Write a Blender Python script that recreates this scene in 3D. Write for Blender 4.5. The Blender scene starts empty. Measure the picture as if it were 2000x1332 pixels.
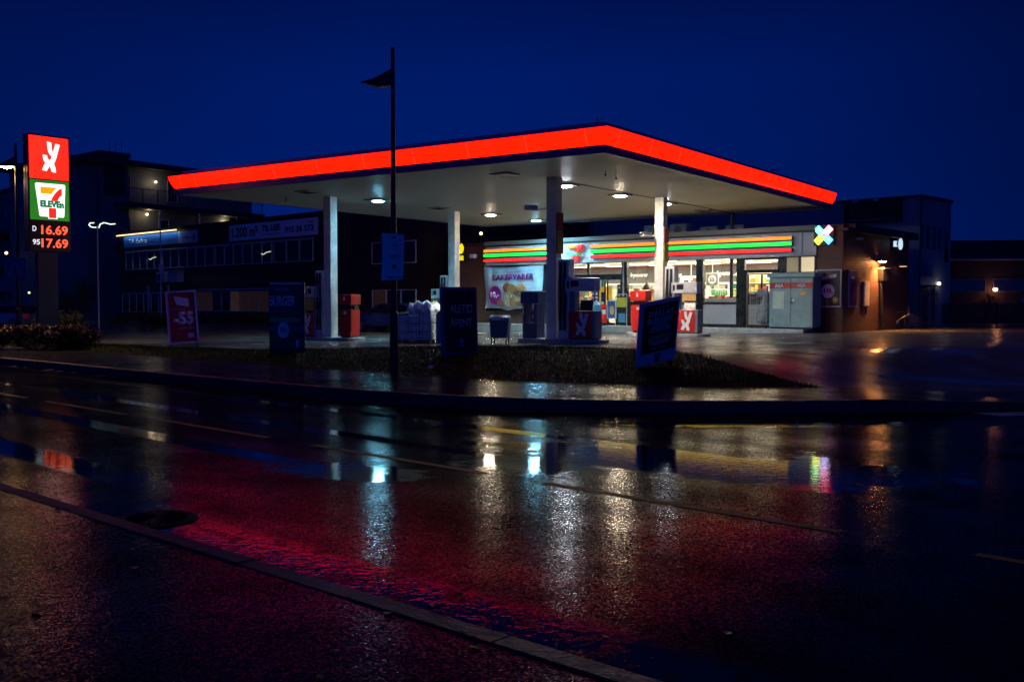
import bpy, bmesh, math, random
import numpy as np
from mathutils import Vector, Matrix
random.seed(7)
rng = np.random.default_rng(5)
SC = bpy.context.scene
COL = SC.collection
R = math.radians

# ------------------------------------------------------------------ camera
cam_d = bpy.data.cameras.new('camera'); cam = bpy.data.objects.new('camera', cam_d); COL.objects.link(cam)
cam.location = (0, 0, 1.6); cam.rotation_euler = (R(90 - 2.24), 0, 0)
cam_d.sensor_width = 36; cam_d.lens = 35.0; cam_d.clip_end = 2000; cam_d.clip_start = .05
SC.camera = cam
# ------------------------------------------------------------------ sky (dusk, sun below the horizon)
W = bpy.data.worlds.new('World'); SC.world = W; W.use_nodes = True
nt = W.node_tree; nt.nodes.clear()
def nn(t, k, **kw):
    n = t.nodes.new(k)
    for a, b in kw.items(): setattr(n, a, b)
    return n
out = nn(nt, 'ShaderNodeOutputWorld'); bg = nn(nt, 'ShaderNodeBackground')
sky = nn(nt, 'ShaderNodeTexSky', sky_type='NISHITA', sun_disc=False, sun_elevation=R(-4), sun_rotation=R(200), altitude=0, air_density=1.2, dust_density=.5, ozone_density=4)
tint = nn(nt, 'ShaderNodeMix', data_type='RGBA', blend_type='MULTIPLY'); tint.inputs[0].default_value = 1
tc = nn(nt, 'ShaderNodeTexCoord'); sx = nn(nt, 'ShaderNodeSeparateXYZ'); nt.links.new(tc.outputs['Generated'], sx.inputs[0])
# clouded dusk sky: a deep blue that falls off with height and towards the east
ramp = nn(nt, 'ShaderNodeValToRGB'); ramp.color_ramp.elements[0].position = 0.0; ramp.color_ramp.elements[0].color = (0.0, .0125, .150, 1)
ramp.color_ramp.elements[1].position = .75; ramp.color_ramp.elements[1].color = (0.0, .0030, .038, 1)
e = ramp.color_ramp.elements.new(.22); e.color = (0.0, .0098, .122, 1)
e = ramp.color_ramp.elements.new(.31); e.color = (0.0, .0045, .064, 1)
nt.links.new(sx.outputs['Z'], ramp.inputs[0])
absx = nn(nt, 'ShaderNodeMath', operation='SUBTRACT'); absx.inputs[1].default_value = -.06; nt.links.new(sx.outputs['X'], absx.inputs[0])
sq = nn(nt, 'ShaderNodeMath', operation='MULTIPLY'); nt.links.new(absx.outputs[0], sq.inputs[0]); nt.links.new(absx.outputs[0], sq.inputs[1])
mr = nn(nt, 'ShaderNodeMapRange'); mr.inputs[1].default_value = 0; mr.inputs[2].default_value = .3; mr.inputs[3].default_value = 1; mr.inputs[4].default_value = .42
nt.links.new(sq.outputs[0], mr.inputs[0])
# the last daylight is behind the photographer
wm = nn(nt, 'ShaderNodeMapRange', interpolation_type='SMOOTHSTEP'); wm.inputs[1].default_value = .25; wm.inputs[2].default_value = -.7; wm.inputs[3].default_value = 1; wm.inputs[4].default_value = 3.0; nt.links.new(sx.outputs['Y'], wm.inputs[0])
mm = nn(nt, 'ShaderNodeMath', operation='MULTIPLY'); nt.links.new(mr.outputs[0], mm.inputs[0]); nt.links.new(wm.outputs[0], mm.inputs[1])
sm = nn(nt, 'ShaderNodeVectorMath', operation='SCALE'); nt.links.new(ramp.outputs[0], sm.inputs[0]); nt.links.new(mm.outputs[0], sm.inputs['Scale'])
cn = nn(nt, 'ShaderNodeTexNoise'); cn.inputs['Scale'].default_value = 2.2; cn.inputs['Detail'].default_value = 4; cmp_ = nn(nt, 'ShaderNodeMapping'); cmp_.inputs['Scale'].default_value = (1, 1, 3.5); nt.links.new(tc.outputs['Generated'], cmp_.inputs[0]); nt.links.new(cmp_.outputs[0], cn.inputs['Vector'])
cr_ = nn(nt, 'ShaderNodeMapRange'); cr_.inputs[1].default_value = .3; cr_.inputs[2].default_value = .7; cr_.inputs[3].default_value = .90; cr_.inputs[4].default_value = 1.10; nt.links.new(cn.outputs['Fac'], cr_.inputs[0])
sm2 = nn(nt, 'ShaderNodeVectorMath', operation='SCALE'); nt.links.new(sm.outputs[0], sm2.inputs[0]); nt.links.new(cr_.outputs[0], sm2.inputs['Scale']); sm = sm2
skn = nn(nt, 'ShaderNodeVectorMath', operation='SCALE'); skn.inputs['Scale'].default_value = .002; nt.links.new(sky.outputs[0], skn.inputs[0])
ad = nn(nt, 'ShaderNodeVectorMath', operation='ADD'); nt.links.new(sm.outputs[0], ad.inputs[0]); nt.links.new(skn.outputs[0], ad.inputs[1])
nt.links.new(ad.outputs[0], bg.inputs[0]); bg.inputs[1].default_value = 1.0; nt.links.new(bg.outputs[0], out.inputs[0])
SC.view_settings.view_transform = 'Standard'; SC.view_settings.look = 'None'; SC.view_settings.gamma = 1; SC.view_settings.exposure = 0
SC.render.engine = 'CYCLES'
SC.cycles.max_bounces = 6; SC.cycles.transparent_max_bounces = 10; SC.cycles.sample_clamp_indirect = 4

# ------------------------------------------------------------------ materials
MC = {}
def M(name, col=(.5, .5, .5), rough=.5, metal=0, var=.18, scale=6, bump=0, bscale=60, emit=None, es=1, spec=.5, coat=0):
    if name in MC: return MC[name]
    m = bpy.data.materials.new(name); m.use_nodes = True; t = m.node_tree; b = t.nodes['Principled BSDF']
    b.inputs['Base Color'].default_value = (*col, 1); b.inputs['Roughness'].default_value = rough; b.inputs['Metallic'].default_value = metal
    b.inputs['Specular IOR Level'].default_value = spec; b.inputs['Coat Weight'].default_value = coat
    co = nn(t, 'ShaderNodeTexCoord')
    if var:
        n = nn(t, 'ShaderNodeTexNoise'); n.inputs['Scale'].default_value = scale; n.inputs['Detail'].default_value = 6; n.inputs['Roughness'].default_value = .65
        t.links.new(co.outputs['Object'], n.inputs['Vector'])
        r = nn(t, 'ShaderNodeMapRange'); r.inputs[1].default_value = .3; r.inputs[2].default_value = .7; r.inputs[3].default_value = 1 - var; r.inputs[4].default_value = 1 + var
        t.links.new(n.outputs['Fac'], r.inputs[0])
        s = nn(t, 'ShaderNodeVectorMath', operation='SCALE'); s.inputs[0].default_value = col; t.links.new(r.outputs[0], s.inputs['Scale'])
        t.links.new(s.outputs[0], b.inputs['Base Color'])
        r2 = nn(t, 'ShaderNodeMapRange'); r2.inputs[1].default_value = .3; r2.inputs[2].default_value = .7; r2.inputs[3].default_value = max(.03, rough * .75); r2.inputs[4].default_value = min(1, rough * 1.25)
        t.links.new(n.outputs['Fac'], r2.inputs[0]); t.links.new(r2.outputs[0], b.inputs['Roughness'])
    if bump:
        n2 = nn(t, 'ShaderNodeTexNoise'); n2.inputs['Scale'].default_value = bscale; n2.inputs['Detail'].default_value = 3
        t.links.new(co.outputs['Object'], n2.inputs['Vector'])
        bp = nn(t, 'ShaderNodeBump'); bp.inputs['Strength'].default_value = bump; bp.inputs['Distance'].default_value = .02
        t.links.new(n2.outputs['Fac'], bp.inputs['Height']); t.links.new(bp.outputs[0], b.inputs['Normal'])
    if emit:
        b.inputs['Emission Color'].default_value = (*emit, 1); b.inputs['Emission Strength'].default_value = es
        n3 = nn(t, 'ShaderNodeTexNoise'); n3.inputs['Scale'].default_value = 1.3; n3.inputs['Detail'].default_value = 2
        t.links.new(co.outputs['Object'], n3.inputs['Vector'])
        r3 = nn(t, 'ShaderNodeMapRange'); r3.inputs[1].default_value = .3; r3.inputs[2].default_value = .7; r3.inputs[3].default_value = es * .88; r3.inputs[4].default_value = es * 1.08
        t.links.new(n3.outputs['Fac'], r3.inputs[0]); t.links.new(r3.outputs[0], b.inputs['Emission Strength'])
    MC[name] = m; return m
def brick(name, c1, c2, mortar, sc=1.0, bw=.24, bh=.075):
    m = bpy.data.materials.new(name); m.use_nodes = True; t = m.node_tree; b = t.nodes['Principled BSDF']
    co = nn(t, 'ShaderNodeTexCoord'); sp = nn(t, 'ShaderNodeSeparateXYZ'); t.links.new(co.outputs['Object'], sp.inputs[0])
    ax = nn(t, 'ShaderNodeMath', operation='ADD'); t.links.new(sp.outputs[0], ax.inputs[0]); t.links.new(sp.outputs[1], ax.inputs[1])
    cm = nn(t, 'ShaderNodeCombineXYZ'); t.links.new(ax.outputs[0], cm.inputs[0]); t.links.new(sp.outputs[2], cm.inputs[1])
    k = nn(t, 'ShaderNodeTexBrick'); k.inputs['Scale'].default_value = sc; k.inputs['Brick Width'].default_value = bw; k.inputs['Row Height'].default_value = bh
    k.inputs['Mortar Size'].default_value = .012; k.inputs['Color1'].default_value = (*c1, 1); k.inputs['Color2'].default_value = (*c2, 1); k.inputs['Mortar'].default_value = (*mortar, 1)
    t.links.new(cm.outputs[0], k.inputs['Vector']); t.links.new(k.outputs['Color'], b.inputs['Base Color'])
    b.inputs['Roughness'].default_value = .6
    bp = nn(t, 'ShaderNodeBump'); bp.inputs['Strength'].default_value = .6; bp.inputs['Distance'].default_value = .02; bp.invert = True
    t.links.new(k.outputs['Fac'], bp.inputs['Height']); t.links.new(bp.outputs[0], b.inputs['Normal'])
    return m
def glass(name, tintc=(1, 1, 1), refl=1.0):
    m = bpy.data.materials.new(name); m.use_nodes = True; t = m.node_tree; t.nodes.clear()
    o = nn(t, 'ShaderNodeOutputMaterial'); mx = nn(t, 'ShaderNodeMixShader'); tr = nn(t, 'ShaderNodeBsdfTransparent'); gl = nn(t, 'ShaderNodeBsdfGlossy'); fr = nn(t, 'ShaderNodeFresnel')
    tr.inputs[0].default_value = (*tintc, 1); gl.inputs['Roughness'].default_value = .02; fr.inputs[0].default_value = 1.45
    k = nn(t, 'ShaderNodeMath', operation='MULTIPLY'); k.inputs[1].default_value = refl; t.links.new(fr.outputs[0], k.inputs[0])
    t.links.new(k.outputs[0], mx.inputs[0]); t.links.new(tr.outputs[0], mx.inputs[1]); t.links.new(gl.outputs[0], mx.inputs[2]); t.links.new(mx.outputs[0], o.inputs[0])
    return m
GLASS = glass('window_glass', (.93, .95, .95), 1.2); DGLASS = M('dark_window_glass', (.006, .007, .009), .06, var=.3, scale=.6)

def lam(t, op, a, b=None, c=None):
    n = nn(t, 'ShaderNodeMath', operation=op)
    for i, v in enumerate((a, b, c)):
        if v is None: continue
        if isinstance(v, (int, float)): n.inputs[i].default_value = v
        else: t.links.new(v, n.inputs[i])
    return n.outputs[0]
def mrange(t, v, a, b, c=0., d=1., smooth=True):
    n = nn(t, 'ShaderNodeMapRange', interpolation_type='SMOOTHSTEP' if smooth else 'LINEAR')
    for i, x in enumerate((a, b, c, d)): n.inputs[i + 1].default_value = x
    t.links.new(v, n.inputs[0]); return n.outputs[0]
def noise(t, vec, sc, det=4, ro=.6, dist=0):
    n = nn(t, 'ShaderNodeTexNoise'); n.inputs['Scale'].default_value = sc; n.inputs['Detail'].default_value = det; n.inputs['Roughness'].default_value = ro; n.inputs['Distortion'].default_value = dist
    t.links.new(vec, n.inputs['Vector']); return n.outputs['Fac']
def wet(name, base=(.022, .022, .024), dry_rough=.33, ruts=(), pools=(), gutter=None, agg=.5, wetlevel=.62, aggscale=75, paving=False, agdist=.004, wob=0.0, glint=.0, film_k=1.0):
    """wet asphalt / concrete: rough aggregate, with smooth standing water in ruts and pools (world metres)"""
    m = bpy.data.materials.new(name); m.use_nodes = True; t = m.node_tree; b = t.nodes['Principled BSDF']
    g = nn(t, 'ShaderNodeNewGeometry'); P = g.outputs['Position']; sp = nn(t, 'ShaderNodeSeparateXYZ'); t.links.new(P, sp.inputs[0])
    X, Y = sp.outputs[0], sp.outputs[1]
    v = lam(t, 'ADD', lam(t, 'MULTIPLY', X, .689), lam(t, 'MULTIPLY', Y, .725))
    u = lam(t, 'SUBTRACT', lam(t, 'MULTIPLY', X, .725), lam(t, 'MULTIPLY', Y, .689))
    uvn = nn(t, 'ShaderNodeCombineXYZ'); t.links.new(lam(t, 'MULTIPLY', u, .35), uvn.inputs[0]); t.links.new(v, uvn.inputs[1])
    nA = noise(t, uvn.outputs[0], .9, 5, .6); nB = noise(t, P, 3.0, 5, .7)
    jit = lam(t, 'ADD', lam(t, 'MULTIPLY', lam(t, 'SUBTRACT', nA, .5), .35), lam(t, 'MULTIPLY', lam(t, 'SUBTRACT', nB, .5), .16))
    mask = None
    def mx(a, b_): return b_ if a is None else lam(t, 'MAXIMUM', a, b_)
    for (v0, hw, u0, u1) in ruts:
        d = lam(t, 'ABSOLUTE', lam(t, 'ADD', lam(t, 'SUBTRACT', v, v0), lam(t, 'MULTIPLY', jit, .55)))
        r = mrange(t, d, hw, hw * .62)
        # the rut water comes and goes along the road
        brk = mrange(t, noise(t, uvn.outputs[0], .45, 2, .5), .26, .38)
        r = lam(t, 'MULTIPLY', r, lam(t, 'MULTIPLY', lam(t, 'MULTIPLY', mrange(t, u, u0, u0 + 2), mrange(t, u, u1, u1 - 2.5)), brk))
        mask = mx(mask, r)
    for (px, py, rx, ry, a) in pools:
        ca, sa = math.cos(R(a)), math.sin(R(a))
        dx = lam(t, 'SUBTRACT', X, px); dy = lam(t, 'SUBTRACT', Y, py)
        aa = lam(t, 'DIVIDE', lam(t, 'ADD', lam(t, 'MULTIPLY', dx, ca), lam(t, 'MULTIPLY', dy, sa)), rx)
        bb = lam(t, 'DIVIDE', lam(t, 'SUBTRACT', lam(t, 'MULTIPLY', dy, ca), lam(t, 'MULTIPLY', dx, sa)), ry)
        d = lam(t, 'ADD', lam(t, 'POWER', lam(t, 'ADD', lam(t, 'MULTIPLY', aa, aa), lam(t, 'MULTIPLY', bb, bb)), .5), lam(t, 'MULTIPLY', lam(t, 'SUBTRACT', nB, .5), 2.2))
        d = lam(t, 'ADD', d, lam(t, 'MULTIPLY', lam(t, 'SUBTRACT', nA, .5), 1.2))
        mask = mx(mask, mrange(t, d, 1.10, .80))
    rough_wave = None
    if gutter:
        v0, v1 = gutter
        gm = lam(t, 'MULTIPLY', mrange(t, lam(t, 'ADD', v, jit), v1, v1 - .35), mrange(t, u, -9, -4.5))
        gm = lam(t, 'MULTIPLY', gm, mrange(t, noise(t, P, 5.5, 5, .65), .40, .52, .15, 1))
        mask = mx(mask, gm); rough_wave = gm
    damp = mrange(t, lam(t, 'ADD', lam(t, 'MULTIPLY', nA, .6), lam(t, 'MULTIPLY', nB, .4)), .38, .66)
    inv = lam(t, 'SUBTRACT', 1.0, mask) if mask is not None else None
    # roughness
    base_r = mrange(t, damp, 0, 1, dry_rough * 1.15, dry_rough * .7, False)
    rr = lam(t, 'ADD', lam(t, 'MULTIPLY', base_r, inv), lam(t, 'MULTIPLY', mask, .035)) if mask is not None else base_r
    t.links.new(rr, b.inputs['Roughness'])
    # colour: aggregate speckle and patches
    vo = nn(t, 'ShaderNodeTexVoronoi'); vo.inputs['Scale'].default_value = aggscale * 1.2; t.links.new(P, vo.inputs['Vector'])
    sp2 = mrange(t, vo.outputs['Distance'], .1, .7, 1.35, .65, False)
    pt = mrange(t, nA, .3, .7, .75, 1.25, False)
    sc = nn(t, 'ShaderNodeVectorMath', operation='SCALE'); sc.inputs[0].default_value = base
    k = lam(t, 'MULTIPLY', sp2, pt); t.links.new(k, sc.inputs['Scale']); t.links.new(sc.outputs[0], b.inputs['Base Color'])
    b.inputs['IOR'].default_value = 1.36
    # bump: aggregate where it is not under water, ripples where it is
    ag = lam(t, 'ADD', lam(t, 'MULTIPLY', noise(t, P, aggscale, 3, .6), .7), lam(t, 'MULTIPLY', vo.outputs['Distance'], .5))
    bp = nn(t, 'ShaderNodeBump'); bp.inputs['Distance'].default_value = agdist
    st = lam(t, 'MULTIPLY', inv, agg) if mask is not None else None
    if st is not None: t.links.new(st, bp.inputs['Strength'])
    else: bp.inputs['Strength'].default_value = agg
    t.links.new(ag, bp.inputs['Height'])
    last = bp
    if paving:
        br = nn(t, 'ShaderNodeTexBrick'); br.inputs['Scale'].default_value = 1; br.inputs['Brick Width'].default_value = .42; br.inputs['Row Height'].default_value = .42; br.inputs['Mortar Size'].default_value = .012
        cm = nn(t, 'ShaderNodeCombineXYZ'); t.links.new(u, cm.inputs[0]); t.links.new(v, cm.inputs[1]); t.links.new(cm.outputs[0], br.inputs['Vector'])
        b3 = nn(t, 'ShaderNodeBump'); b3.invert = True; b3.inputs['Strength'].default_value = .8; b3.inputs['Distance'].default_value = .006
        t.links.new(br.outputs['Fac'], b3.inputs['Height']); t.links.new(last.outputs[0], b3.inputs['Normal']); last = b3
    if wob:
        b4 = nn(t, 'ShaderNodeBump'); b4.inputs['Strength'].default_value = 1; b4.inputs['Distance'].default_value = wob
        t.links.new(noise(t, P, 7, 3, .55), b4.inputs['Height']); t.links.new(last.outputs[0], b4.inputs['Normal']); last = b4
    if mask is not None:
        rip = lam(t, 'ADD', noise(t, P, 14, 3, .5), lam(t, 'MULTIPLY', noise(t, P, 48, 2, .5), .25))
        b2 = nn(t, 'ShaderNodeBump'); b2.inputs['Distance'].default_value = .0009
        t.links.new(mask, b2.inputs['Strength']); t.links.new(rip, b2.inputs['Height']); t.links.new(last.outputs[0], b2.inputs['Normal'])
        last = b2
    if rough_wave is not None:
        b5 = nn(t, 'ShaderNodeBump'); b5.inputs['Distance'].default_value = .0022
        t.links.new(rough_wave, b5.inputs['Strength']); t.links.new(noise(t, P, 11, 3, .6), b5.inputs['Height']); t.links.new(last.outputs[0], b5.inputs['Normal']); last = b5
    if glint:
        cs = nn(t, 'ShaderNodeVectorMath', operation='SUBTRACT'); t.links.new(vo.outputs['Color'], cs.inputs[0]); cs.inputs[1].default_value = (.5, .5, .5)
        cs2 = nn(t, 'ShaderNodeVectorMath', operation='MULTIPLY'); t.links.new(cs.outputs[0], cs2.inputs[0]); cs2.inputs[1].default_value = (1, 1, 0)
        cs3 = nn(t, 'ShaderNodeVectorMath', operation='SCALE'); t.links.new(cs2.outputs[0], cs3.inputs[0])
        if mask is not None: t.links.new(lam(t, 'MULTIPLY', inv, glint), cs3.inputs['Scale'])
        else: cs3.inputs['Scale'].default_value = glint
        ca = nn(t, 'ShaderNodeVectorMath', operation='ADD'); t.links.new(last.outputs[0], ca.inputs[0]); t.links.new(cs3.outputs[0], ca.inputs[1])
        last = nn(t, 'ShaderNodeVectorMath', operation='NORMALIZE'); t.links.new(ca.outputs[0], last.inputs[0])
        # only part of the stones carry an unbroken film of water
        vs = nn(t, 'ShaderNodeSeparateXYZ'); t.links.new(vo.outputs['Color'], vs.inputs[0]); film = mrange(t, vs.outputs[2], .25, .75, .15 * film_k, film_k, False)
        film = lam(t, 'MULTIPLY', film, lam(t, 'MULTIPLY', mrange(t, nA, .3, .7, .45, 1.5, False), mrange(t, noise(t, P, .8, 4, .6), .35, .65, .6, 1.4, False)))
        cov = lam(t, 'ADD', lam(t, 'MULTIPLY', film, inv), mask) if mask is not None else film
        df = nn(t, 'ShaderNodeBsdfDiffuse'); t.links.new(sc.outputs[0], df.inputs[0]); mxs = nn(t, 'ShaderNodeMixShader'); t.links.new(cov, mxs.inputs[0]); t.links.new(df.outputs[0], mxs.inputs[1]); t.links.new(b.outputs[0], mxs.inputs[2])
        t.links.new(mxs.outputs[0], t.nodes['Material Output'].inputs[0])
    t.links.new(last.outputs[0], b.inputs['Normal'])
    return m

# ------------------------------------------------------------------ mesh helpers
class MB:
    def __init__(s): s.v = []; s.f = []; s.mi = []
    def add(s, vs, fs, m=0):
        o = len(s.v); s.v += [tuple(p) for p in vs]; s.f += [tuple(i + o for i in f) for f in fs]; s.mi += [m] * len(fs); return s
    def box(s, x0, y0, z0, x1, y1, z1, m=0):
        if x0 > x1: x0, x1 = x1, x0
        if y0 > y1: y0, y1 = y1, y0
        if z0 > z1: z0, z1 = z1, z0
        return s.add([(x0, y0, z0), (x1, y0, z0), (x1, y1, z0), (x0, y1, z0), (x0, y0, z1), (x1, y0, z1), (x1, y1, z1), (x0, y1, z1)],
                     [(0, 3, 2, 1), (4, 5, 6, 7), (0, 1, 5, 4), (1, 2, 6, 5), (2, 3, 7, 6), (3, 0, 4, 7)], m)
    def prism(s, poly, y0, y1, m=0):               # polygon in x,z; counter-clockwise seen from -y
        n = len(poly); a = sum(poly[i][0] * poly[(i + 1) % n][1] - poly[(i + 1) % n][0] * poly[i][1] for i in range(n))
        if a < 0: poly = poly[::-1]
        v = [(x, y0, z) for x, z in poly] + [(x, y1, z) for x, z in poly]
        return s.add(v, [tuple(range(n)), tuple(range(2 * n - 1, n - 1, -1))] + [(i, i + n, (i + 1) % n + n, (i + 1) % n) for i in range(n)], m)
    def prismz(s, poly, z0, z1, m=0):
        n = len(poly); a = sum(poly[i][0] * poly[(i + 1) % n][1] - poly[(i + 1) % n][0] * poly[i][1] for i in range(n))
        if a < 0: poly = poly[::-1]
        v = [(x, y, z0) for x, y in poly] + [(x, y, z1) for x, y in poly]
        return s.add(v, [tuple(range(n - 1, -1, -1)), tuple(range(n, 2 * n))] + [(i, (i + 1) % n, (i + 1) % n + n, i + n) for i in range(n)], m)
    def tube(s, p0, p1, r0, r1=None, n=10, m=0):
        r1 = r0 if r1 is None else r1; p0 = Vector(p0); p1 = Vector(p1); d = (p1 - p0).normalized(); q = d.to_track_quat('Z', 'Y')
        v = []
        for p, r in ((p0, r0), (p1, r1)):
            for i in range(n): a = 2 * math.pi * i / n; v.append(p + q @ Vector((r * math.cos(a), r * math.sin(a), 0)))
        return s.add(v, [(i, (i + 1) % n, (i + 1) % n + n, i + n) for i in range(n)] + [tuple(range(n - 1, -1, -1)), tuple(range(n, 2 * n))], m)
    def path(s, pts, r, n=6, m=0):
        for a, b in zip(pts, pts[1:]): s.tube(a, b, r, r, n, m)
        return s
    def lathe(s, prof, c=(0, 0, 0), n=20, m=0):
        v = [(c[0] + r * math.cos(2 * math.pi * i / n), c[1] + r * math.sin(2 * math.pi * i / n), c[2] + z) for r, z in prof for i in range(n)]
        f = [(k * n + i, k * n + (i + 1) % n, (k + 1) * n + (i + 1) % n, (k + 1) * n + i) for k in range(len(prof) - 1) for i in range(n)]
        return s.add(v, f, m)
    def torus(s, c, R0, r, axis='y', n=28, k=6, m=0):
        v = []
        for i in range(n):
            a = 2 * math.pi * i / n
            for j in range(k):
                b_ = 2 * math.pi * j / k; rr = R0 + r * math.cos(b_); h = r * math.sin(b_)
                p = (rr * math.cos(a), h, rr * math.sin(a)) if axis == 'y' else (rr * math.cos(a), rr * math.sin(a), h)
                v.append((c[0] + p[0], c[1] + p[1], c[2] + p[2]))
        return s.add(v, [(i * k + j, ((i + 1) % n) * k + j, ((i + 1) % n) * k + (j + 1) % k, i * k + (j + 1) % k) for i in range(n) for j in range(k)], m)
    def disc(s, cx, cz, rx, rz=None, y0=0, y1=.01, n=28, m=0, a0=0, a1=360):
        rz = rx if rz is None else rz
        full = a1 - a0 >= 360; k = n if full else n + 1
        return s.prism([(cx + rx * math.cos(R(a0 + (a1 - a0) * i / n)), cz + rz * math.sin(R(a0 + (a1 - a0) * i / n))) for i in range(k)], y0, y1, m)
    def build(s, name, mats, parent=None, bevel=0, smooth=False, loc=None, rot=None):
        me = bpy.data.meshes.new(name); me.from_pydata(s.v, [], s.f)
        mats = mats if isinstance(mats, (list, tuple)) else [mats]
        for m in mats: me.materials.append(m)
        if len(mats) > 1: me.polygons.foreach_set('material_index', s.mi)
        bm = bmesh.new(); bm.from_mesh(me); bmesh.ops.recalc_face_normals(bm, faces=bm.faces); bm.to_mesh(me); bm.free()
        if smooth: me.polygons.foreach_set('use_smooth', [True] * len(me.polygons))
        me.update(); o = bpy.data.objects.new(name, me); COL.objects.link(o)
        if parent: o.parent = parent
        if loc: o.location = loc
        if rot: o.rotation_euler = rot
        if bevel:
            b = o.modifiers.new('bevel', 'BEVEL'); b.width = bevel; b.segments = 2; b.limit_method = 'ANGLE'; b.angle_limit = R(40)
        return o
def tag(o, label=None, cat=None, group=None, kind=None):
    if label: o['label'] = label
    if cat: o['category'] = cat
    if group: o['group'] = group
    if kind: o['kind'] = kind
    return o
def thing(name, label, cat, loc=(0, 0, 0), rz=0, group=None, rx=0, ry=0):
    o = bpy.data.objects.new(name, None); COL.objects.link(o); o.location = loc; o.rotation_euler = (rx, ry, rz); o.empty_display_size = .2
    return tag(o, label, cat, group)
def copy_tree(o, parent=None):
    c = o.copy(); COL.objects.link(c); c.parent = parent
    for ch in list(o.children): copy_tree(ch, c)
    return c
def text(name, s, x0, x1, z0, z1, mat, parent, y=0, d=.006, bold=.0, shear=0, slant=0):
    cu = bpy.data.curves.new(name, 'FONT'); cu.body = s; cu.offset = bold; cu.extrude = 0; cu.resolution_u = 3
    if shear: cu.shear = shear
    ob = bpy.data.objects.new(name, cu)
    me = bpy.data.meshes.new_from_object(ob); bpy.data.objects.remove(ob)
    n = len(me.vertices); co = np.empty(n * 3); me.vertices.foreach_get('co', co); co = co.reshape(-1, 3)
    a, b = co.min(0), co.max(0); w = max(b[0] - a[0], 1e-6); h = max(b[1] - a[1], 1e-6)
    X = x0 + (co[:, 0] - a[0]) / w * (x1 - x0); Z = z0 + (co[:, 1] - a[1]) / h * (z1 - z0) + slant * (X - x0)
    co2 = np.stack([X, np.full(n, y), Z], 1).ravel(); me.vertices.foreach_set('co', co2); me.materials.append(mat); me.name = name
    bm = bmesh.new(); bm.from_mesh(me)
    r = bmesh.ops.extrude_face_region(bm, geom=bm.faces[:]); bmesh.ops.translate(bm, vec=(0, -d, 0), verts=[e_ for e_ in r['geom'] if isinstance(e_, bmesh.types.BMVert)])
    bmesh.ops.recalc_face_normals(bm, faces=bm.faces); bm.to_mesh(me); bm.free()
    o = bpy.data.objects.new(name, me); COL.objects.link(o); o.parent = parent; return o
YX = [(.29, 1.0), (.53, .97), (.54, .80), (.57, .70), (.60, .665), (.64, .70), (.765, .96), (1.0, .93), (.89, .70), (.77, .44), (.655, .29), (.74, .15), (.76, 0), (.535, .02), (.47, .15), (.415, .21), (.36, .15), (.245, .03), (0, .05), (.10, .20), (.185, .295), (.09, .38), (.05, .50), (.05, .555), (.28, .545), (.305, .46), (.36, .41), (.415, .395), (.50, .44), (.545, .525), (.43, .58), (.355, .68), (.32, .774)]
def yx(mb, x0, x1, z0, z1, y0, y1, m=0):
    import mathutils.geometry as G
    pts = [(x0 + a * (x1 - x0), z0 + b * (z1 - z0)) for a, b in YX]
    n = len(pts); v = [(x, y0, z) for x, z in pts] + [(x, y1, z) for x, z in pts]
    tri = G.tessellate_polygon([[Vector((x, z, 0)) for x, z in pts]])
    mb.add(v, [tuple(tt) for tt in tri] + [tuple(i + n for i in tt[::-1]) for tt in tri] + [(i, (i + 1) % n, (i + 1) % n + n, i + n) for i in range(n)], m)
def seven(parent, x0, z0, w, h, y, m_or, m_rd, d=.012):
    """numeral seven: orange bar, red curved stroke"""
    X = lambda a: x0 + a * w
    Z = lambda a: z0 + a * h
    b = MB(); b.prism([(X(0), Z(1)), (X(.78), Z(1)), (X(.62), Z(.9)), (X(.5), Z(.78)), (X(0), Z(.78))], y, y + d); b.build('seven_bar', m_or, parent)
    c = MB(); out_ = [(1.0, 1.0), (.84, .94), (.68, .82), (.55, .68), (.47, .55)]; inn = [(.79, .55), (.84, .65), (.91, .72), (1.0, .76)]
    c.prism([(X(a), Z(b_)) for a, b_ in out_ + inn], y, y + d)
    c.prism([(X(.37), Z(.0)), (X(.37), Z(.33)), (X(.72), Z(.33)), (X(.72), Z(.0))], y, y + d); c.build('seven_stroke', m_rd, parent)

# ------------------------------------------------------------------ ground heights and the kerb line
KN = [(-75, 80.5), (-60, 67.2), (-45, 53.9), (-30, 40.7), (-20, 31.8), (-13.3, 25.9), (-8, 21.2), (-3.44, 17.2), (-1.2, 15.6), (.8, 14.85), (2.3, 14.6), (4.2, 14.6), (6.2, 14.9), (8.2, 15.5), (10.5, 16.6)]
BN = [(-73, 82.8), (-58, 69.5), (-43, 56.2), (-28, 43), (-18, 34.1), (-11.3, 28.2), (-6.1, 23.5), (-1.9, 19.7), (.2, 18.1), (2.0, 17.45), (3.2, 17.1), (4.6, 16.85), (6.1, 16.9), (7.8, 17.3), (10.0, 18.2)]
def cr(pts, k=6):
    P = [np.array(p, float) for p in pts]; P = [2 * P[0] - P[1]] + P + [2 * P[-1] - P[-2]]; o = []
    for i in range(1, len(P) - 2):
        for j in range(k):
            t_ = j / k; o.append(.5 * ((2 * P[i]) + (-P[i - 1] + P[i + 1]) * t_ + (2 * P[i - 1] - 5 * P[i] + 4 * P[i + 1] - P[i + 2]) * t_ ** 2 + (-P[i - 1] + 3 * P[i] - 3 * P[i + 1] + P[i + 2]) * t_ ** 3))
    o.append(P[-2]); return np.array(o)
K = cr(KN); B = cr(BN)
KX = np.vstack([K, [[14, 18.5], [22, 24], [60, 55]]])
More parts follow.
